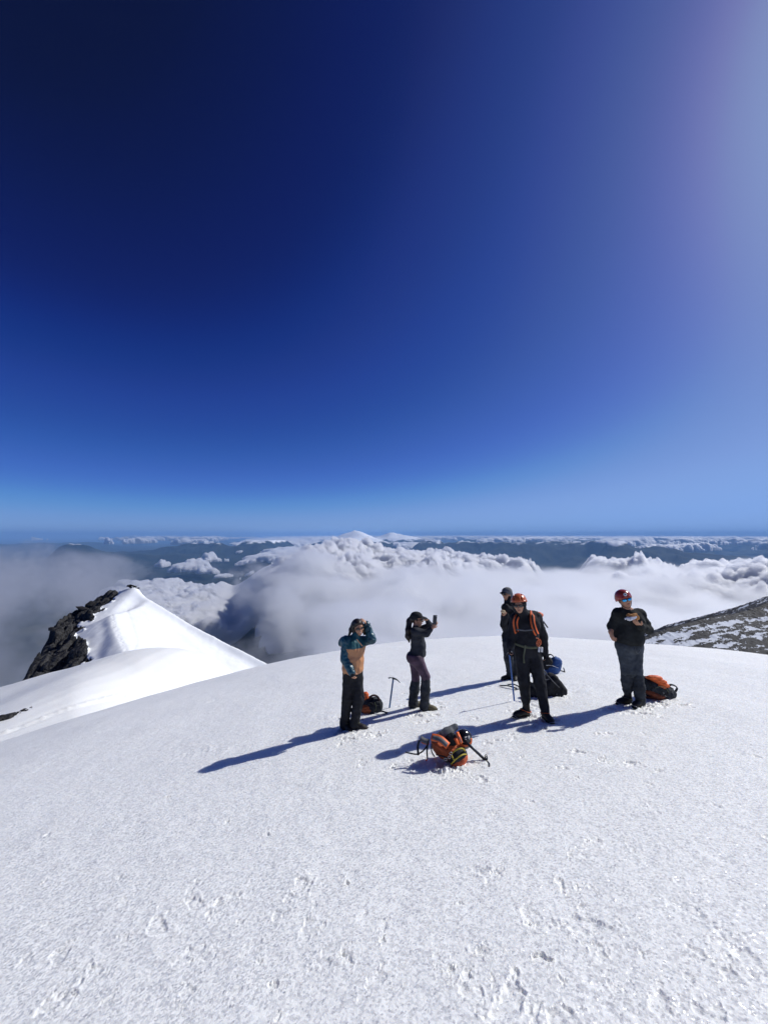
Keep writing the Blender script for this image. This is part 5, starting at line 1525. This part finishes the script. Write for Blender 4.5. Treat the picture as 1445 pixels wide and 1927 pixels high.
# ---- orange rucksack on the right
def pack_right():
    c0 = G(1240, 1318); Y0 = float(c0[1]) + .12; q = lambda x, y, dy=0.0: P(x, y, Y0 + dy)
    o = thing('rucksack', 'bright orange and black rucksack lying on the snow behind the man in the red helmet', 'rucksack', c0)
    B = Solid(.05); B.ell(q(1229, 1295), A3(.185, .17, .15)); B.ell(q(1247, 1303), A3(.18, .15, .11)); B.ell(q(1216, 1288), A3(.09, .13, .12))
    place('pack_body', B.mesh(.010, .012, 13), M_CHAR, o, c0)
    dk = cloth('dark_orange', (.20, .055, .025), .75, .4, 50, .5)
    s1 = Solid(.03); s1.ell(q(1232, 1307, -.10), A3(.16, .09, .055), frame((0, -1, 0), (.35, 0, 1))); place('lower_panel', s1.mesh(.009, .008, 16), dk, o, c0)
    for (x, y, w_, h_, t) in ((1230, 1275.5, .105, .032, .05), (1237, 1281, .11, .032, .18), (1243, 1287, .105, .034, .30), (1239, 1292, .085, .026, .3)):
        p_ = Solid(.01); p_.ell(q(x, y, -.075), A3(w_ * 1.2, .085, h_ * 1.15), frame((0, -1, .35), (t, 0, 1))); place('front_panel', p_.mesh(.008, .007, 20), M_ORANGE, o, c0)
    k_ = Solid(.02); k_.ell(q(1249, 1304, -.10), A3(.105, .06, .055), frame((0, -1, 0), (.35, 0, 1))); place('back_pad', k_.mesh(.009, .006, 20), M_BLACK, o, c0)
    place('piping', tube_vf(curve([q(1232, 1295, -.19), q(1242, 1291.5, -.185), q(1252, 1295, -.17), q(1257, 1302, -.14)], 6), .0055, 6), M_OLIVE, o, c0)
    strap_loop(o, c0, [q(1256, 1292, -.02), q(1262, 1288.5, -.02), q(1270, 1291, -.02), q(1273, 1296, -.02), q(1269, 1303, -.02)], .030, M_CHAR, 'carry_loop', A3(0, -.4, 1), .012)
    strap_loop(o, c0, [q(1212, 1313, -.04), q(1228, 1312, -.14), q(1246, 1316, -.16), q(1262, 1314, -.12), q(1270, 1306, -.05)], .045, dk, 'shoulder_strap', A3(0, -.6, 1), .02)
    strap_loop(o, c0, [q(1214, 1277, -.05), q(1221, 1284, -.15), q(1232, 1296, -.19)], .022, M_BLACK, 'compression_strap', A3(-.2, -1, .6))
    strap_loop(o, c0, [q(1238, 1273, .0), q(1246, 1280, -.02), q(1253, 1287, -.02)], .026, M_BLACK, 'top_strap', A3(.4, -.6, 1))
    place('buckle', join_vf(*[tube_vf([q(x, y, -.20), q(x + 2.5, y + 2, -.20)], .009, 6) for x, y in ((1246, 1303), (1250, 1309), (1263, 1300))]), M_GREY, o, c0)
pack_right()

# ---- the rucksack in the foreground
def pack_front():
    c0 = G(845, 1437); Y0 = float(c0[1]) + .12; q = lambda x, y, dy=0.0: P(x, y, Y0 + dy)
    o = thing('rucksack', 'orange rucksack with yellow piping and loose straps lying alone in the foreground', 'rucksack', c0)
    ax = unit(q(862, 1424) - q(820, 1396))
    Mb = frame((0, -1, .1), (ax[2] * -1, 0, ax[0]))
    B = Solid(.05); B.ell(q(846, 1412), A3(.155, .13, .115), frame((.3, -1, 0), (.35, 0, 1))); B.ell(q(832, 1402, .02), A3(.135, .12, .10), frame((.3, -1, 0), (.4, 0, 1))); B.ell(q(858, 1407, .03), A3(.10, .11, .11))
    place('pack_body', B.mesh(.009, .010, 14), cloth('burnt_orange', (.42, .095, .03), .7, .35, 40, .5), o, c0)
    # lid seen end-on: grey band between yellow piping, orange bottom
    l1 = Solid(.02); l1.ell(q(862, 1422, -.09), A3(.105, .10, .085), frame((0, -1, 0), (-.35, 0, .9))); l1.ell(q(857, 1431, -.10), A3(.06, .08, .05)); place('lid', l1.mesh(.007, .004, 16), M_CHAR, o, c0)
    l2 = Solid(.02); l2.ell(q(864, 1431.5, -.125), A3(.112, .085, .048), frame((0, -1, 0), (-.55, 0, .83))); place('lid_panel', l2.mesh(.007, .003, 20), cloth('brick_fabric', (.50, .11, .05), .8, .25, 60, .5), o, c0)
    for L in ([(849, 1419, -.17), (855, 1413.5, -.18), (863, 1409.5, -.18), (870, 1408.5, -.16), (875, 1413, -.13)], [(848, 1438.5, -.17), (855, 1431, -.215), (863, 1424.5, -.225), (871, 1420, -.20), (877, 1419.5, -.14)], [(849, 1419, -.17), (851, 1425, -.195), (855, 1431, -.215)]):
        place('piping', tube_vf(curve([q(*a) for a in L], 6), .0075, 6), M_YELLOW, o, c0)
    # padded back and hip belt
    w1 = Solid(.03); w1.chain([q(820, 1391, -.02), q(842, 1378, .02), q(856, 1368, .06)], [.042, .048, .036]); w1.ell(q(838, 1383, .0), A3(.10, .07, .05), frame((0, -1, 0), (-.45, 0, 1)))
    place('hip_pad', w1.mesh(.008, .004, 18), M_GREY, o, c0)
    w2 = Solid(.02); w2.ell(q(849, 1391, -.05), A3(.085, .05, .07)); w2.ell(q(840, 1396, -.06), A3(.07, .04, .04)); place('mesh_back', w2.mesh(.008, .008, 25), M_BLACK, o, c0)
    pan = lambda a, b_, c_, d_, mat, nm, th=.012: place(nm, band_vf(curve([q(*a), q(*b_), q(*c_)], 6), A3(.1, -.75, .65), d_, th), mat, o, c0)
    pan((812, 1387, -.06), (828, 1391, -.12), (843, 1404, -.16), .075, M_ORANGE, 'hip_belt', .02)
    pan((814, 1387.5, -.078), (828, 1391.5, -.138), (841, 1402.5, -.175), .045, M_GREY, 'belt_padding', .010)
    pan((822, 1400, -.10), (832, 1408, -.15), (843, 1414, -.17), .05, cloth('deep_orange', (.30, .07, .025), .75, .3, 50), 'side_pocket', .016)
    pan((791, 1389, .02), (799, 1394, .0), (806, 1396, -.02), .055, M_GREY, 'belt_tongue', .014)
    pan((793, 1395, .015), (800, 1398, -.005), (807, 1398.5, -.025), .03, M_ORANGE, 'belt_tongue_edge', .012)
    pan((847, 1383, -.04), (857, 1391, -.10), (862, 1402, -.12), .03, M_ORANGE, 'load_strap')
    pan((860, 1378, -.06), (864, 1388, -.12), (868, 1399, -.12), .034, M_ORANGE, 'daisy_chain')
    pan((861, 1380, -.068), (865, 1389, -.13), (868, 1397, -.13), .014, M_GREY, 'daisy_webbing', .006)
    # strap ends that stand on the snow
    strap_loop(o, c0, [q(789, 1393, .0), q(786, 1405, -.02), q(787, 1421, -.04)], .026, M_CHAR, 'loose_strap', A3(.5, -1, 0))
    strap_loop(o, c0, [q(763, 1415.5, .0), q(774, 1418, .0), q(785, 1419, -.02), q(796, 1413, -.04), q(804, 1402, -.05)], .013, M_BLACK, 'loose_strap', A3(0, -.5, 1))
    strap_loop(o, c0, [q(807, 1391, -.05), q(803.5, 1408, -.08), q(804, 1428, -.12)], .015, M_BLACK, 'loose_strap', A3(.3, -1, 0))
    place('whistle', tube_vf([q(801, 1431.5, -.13), q(804, 1429, -.13)], .009, 6), cloth('red_plastic', (.45, .02, .03), .4), o, c0)
    place('webbing', join_vf(*[band_vf(curve([q(*a) for a in L], 5), A3(0, -1, .3), .014, .005) for L in (
        [(820, 1420, -.14), (836, 1424, -.17), (848, 1429, -.18)], [(812, 1400, -.08), (812, 1414, -.12), (818, 1424, -.13)], [(836, 1427, -.17), (840, 1434, -.2), (846, 1429, -.2)])]), M_BLACK, o, c0)
    place('buckle', join_vf(*[tube_vf([q(x, y, -.20) + A3(.016 * math.cos(t), 0, .016 * math.sin(t)) for t in np.linspace(0, 6.28, 9)], .0045, 5) for x, y in ((838, 1429), (845, 1425), (848, 1418))]), M_METAL, o, c0)
    # helmet beside it
    hc = q(872, 1391, .04); h = thing('helmet', 'black climbing helmet with white lettering beside the foreground rucksack', 'helmet', hc)
    Hs = Solid(.02); Hs.ell(hc, A3(.105, .085, .110), frame((.25, -1, .1), (-.2, 0, 1))); place('shell', Hs.mesh(.008), cloth('black_shell', (.008, .008, .010), .18, .1, 8, 0, .6), h, hc)
    place('strap', band_vf(curve([q(865, 1399, -.05), q(874, 1404, -.07), q(885, 1399, -.03), q(886, 1389, -.0)], 5), A3(0, -1, 0), .022, .006), M_ORANGE, h, hc)
    # strokes of white print
    fr = unit(-hc * A3(1, 1, 0)); Mh = frame(unit(q(872, 1391, -.4) - hc))
    def pt(a, b_): 
        v = A3(a, 0, b_); yy = math.sqrt(max(0, 1 - (a / .105) ** 2 - (b_ / .11) ** 2)); return hc + Mh @ A3(a, .0875 * yy, b_)
    st = []
    for S_ in ([(-.06, .0), (-.05, .025), (-.045, .0)], [(-.06, .03), (-.062, -.01)], [(-.015, .0), (-.03, .015), (-.015, .028), (0, .02)], [(-.025, .012), (0, .008), (-.005, -.012), (-.028, -.01)], [(.012, .025), (.022, .03), (.028, .01), (.02, -.008), (.008, .0)], [(.045, .03), (.05, .0)]):
        st.append(tube_vf([pt(a - .005, b_ + .012) for a, b_ in S_], .0042, 5))
    place('lettering', join_vf(*st), M_WHITE, h, hc)
    # trekking axe leaning out to the right
    t0, t1 = q(870, 1390, -.03), q(916, 1433.5, -.12); gt = G(920, 1443)
    s_ = thing('ice_axe', 'black ice axe propped between the foreground rucksack and the snow', 'ice axe', gt)
    d = unit(t1 - t0)
    place('shaft', tube_vf([t0, t1], [.017, .015], 10), M_DKMETAL, s_, gt)
    place('pick', tube_vf(curve([t1 - d * .01, lerp(t1, gt, .5) + A3(.01, 0, .005), gt + UP * .0, gt - UP * .02], 4), [.013] * 6 + [.010] * 4 + [.006] * 3), M_DKMETAL, s_, gt)
    place('adze', join_vf(*[tube_vf([q(914 + dx, 1424 + dy, -.12) + A3(.013 * math.cos(t), 0, .024 * math.sin(t)) for t in np.linspace(0, 6.28, 11)], .0045, 6) for dx, dy in ((0, 0), (1, 3))], tube_vf([t1, q(915, 1426, -.12)], .007, 6)), M_DKMETAL, s_, gt)
pack_front()
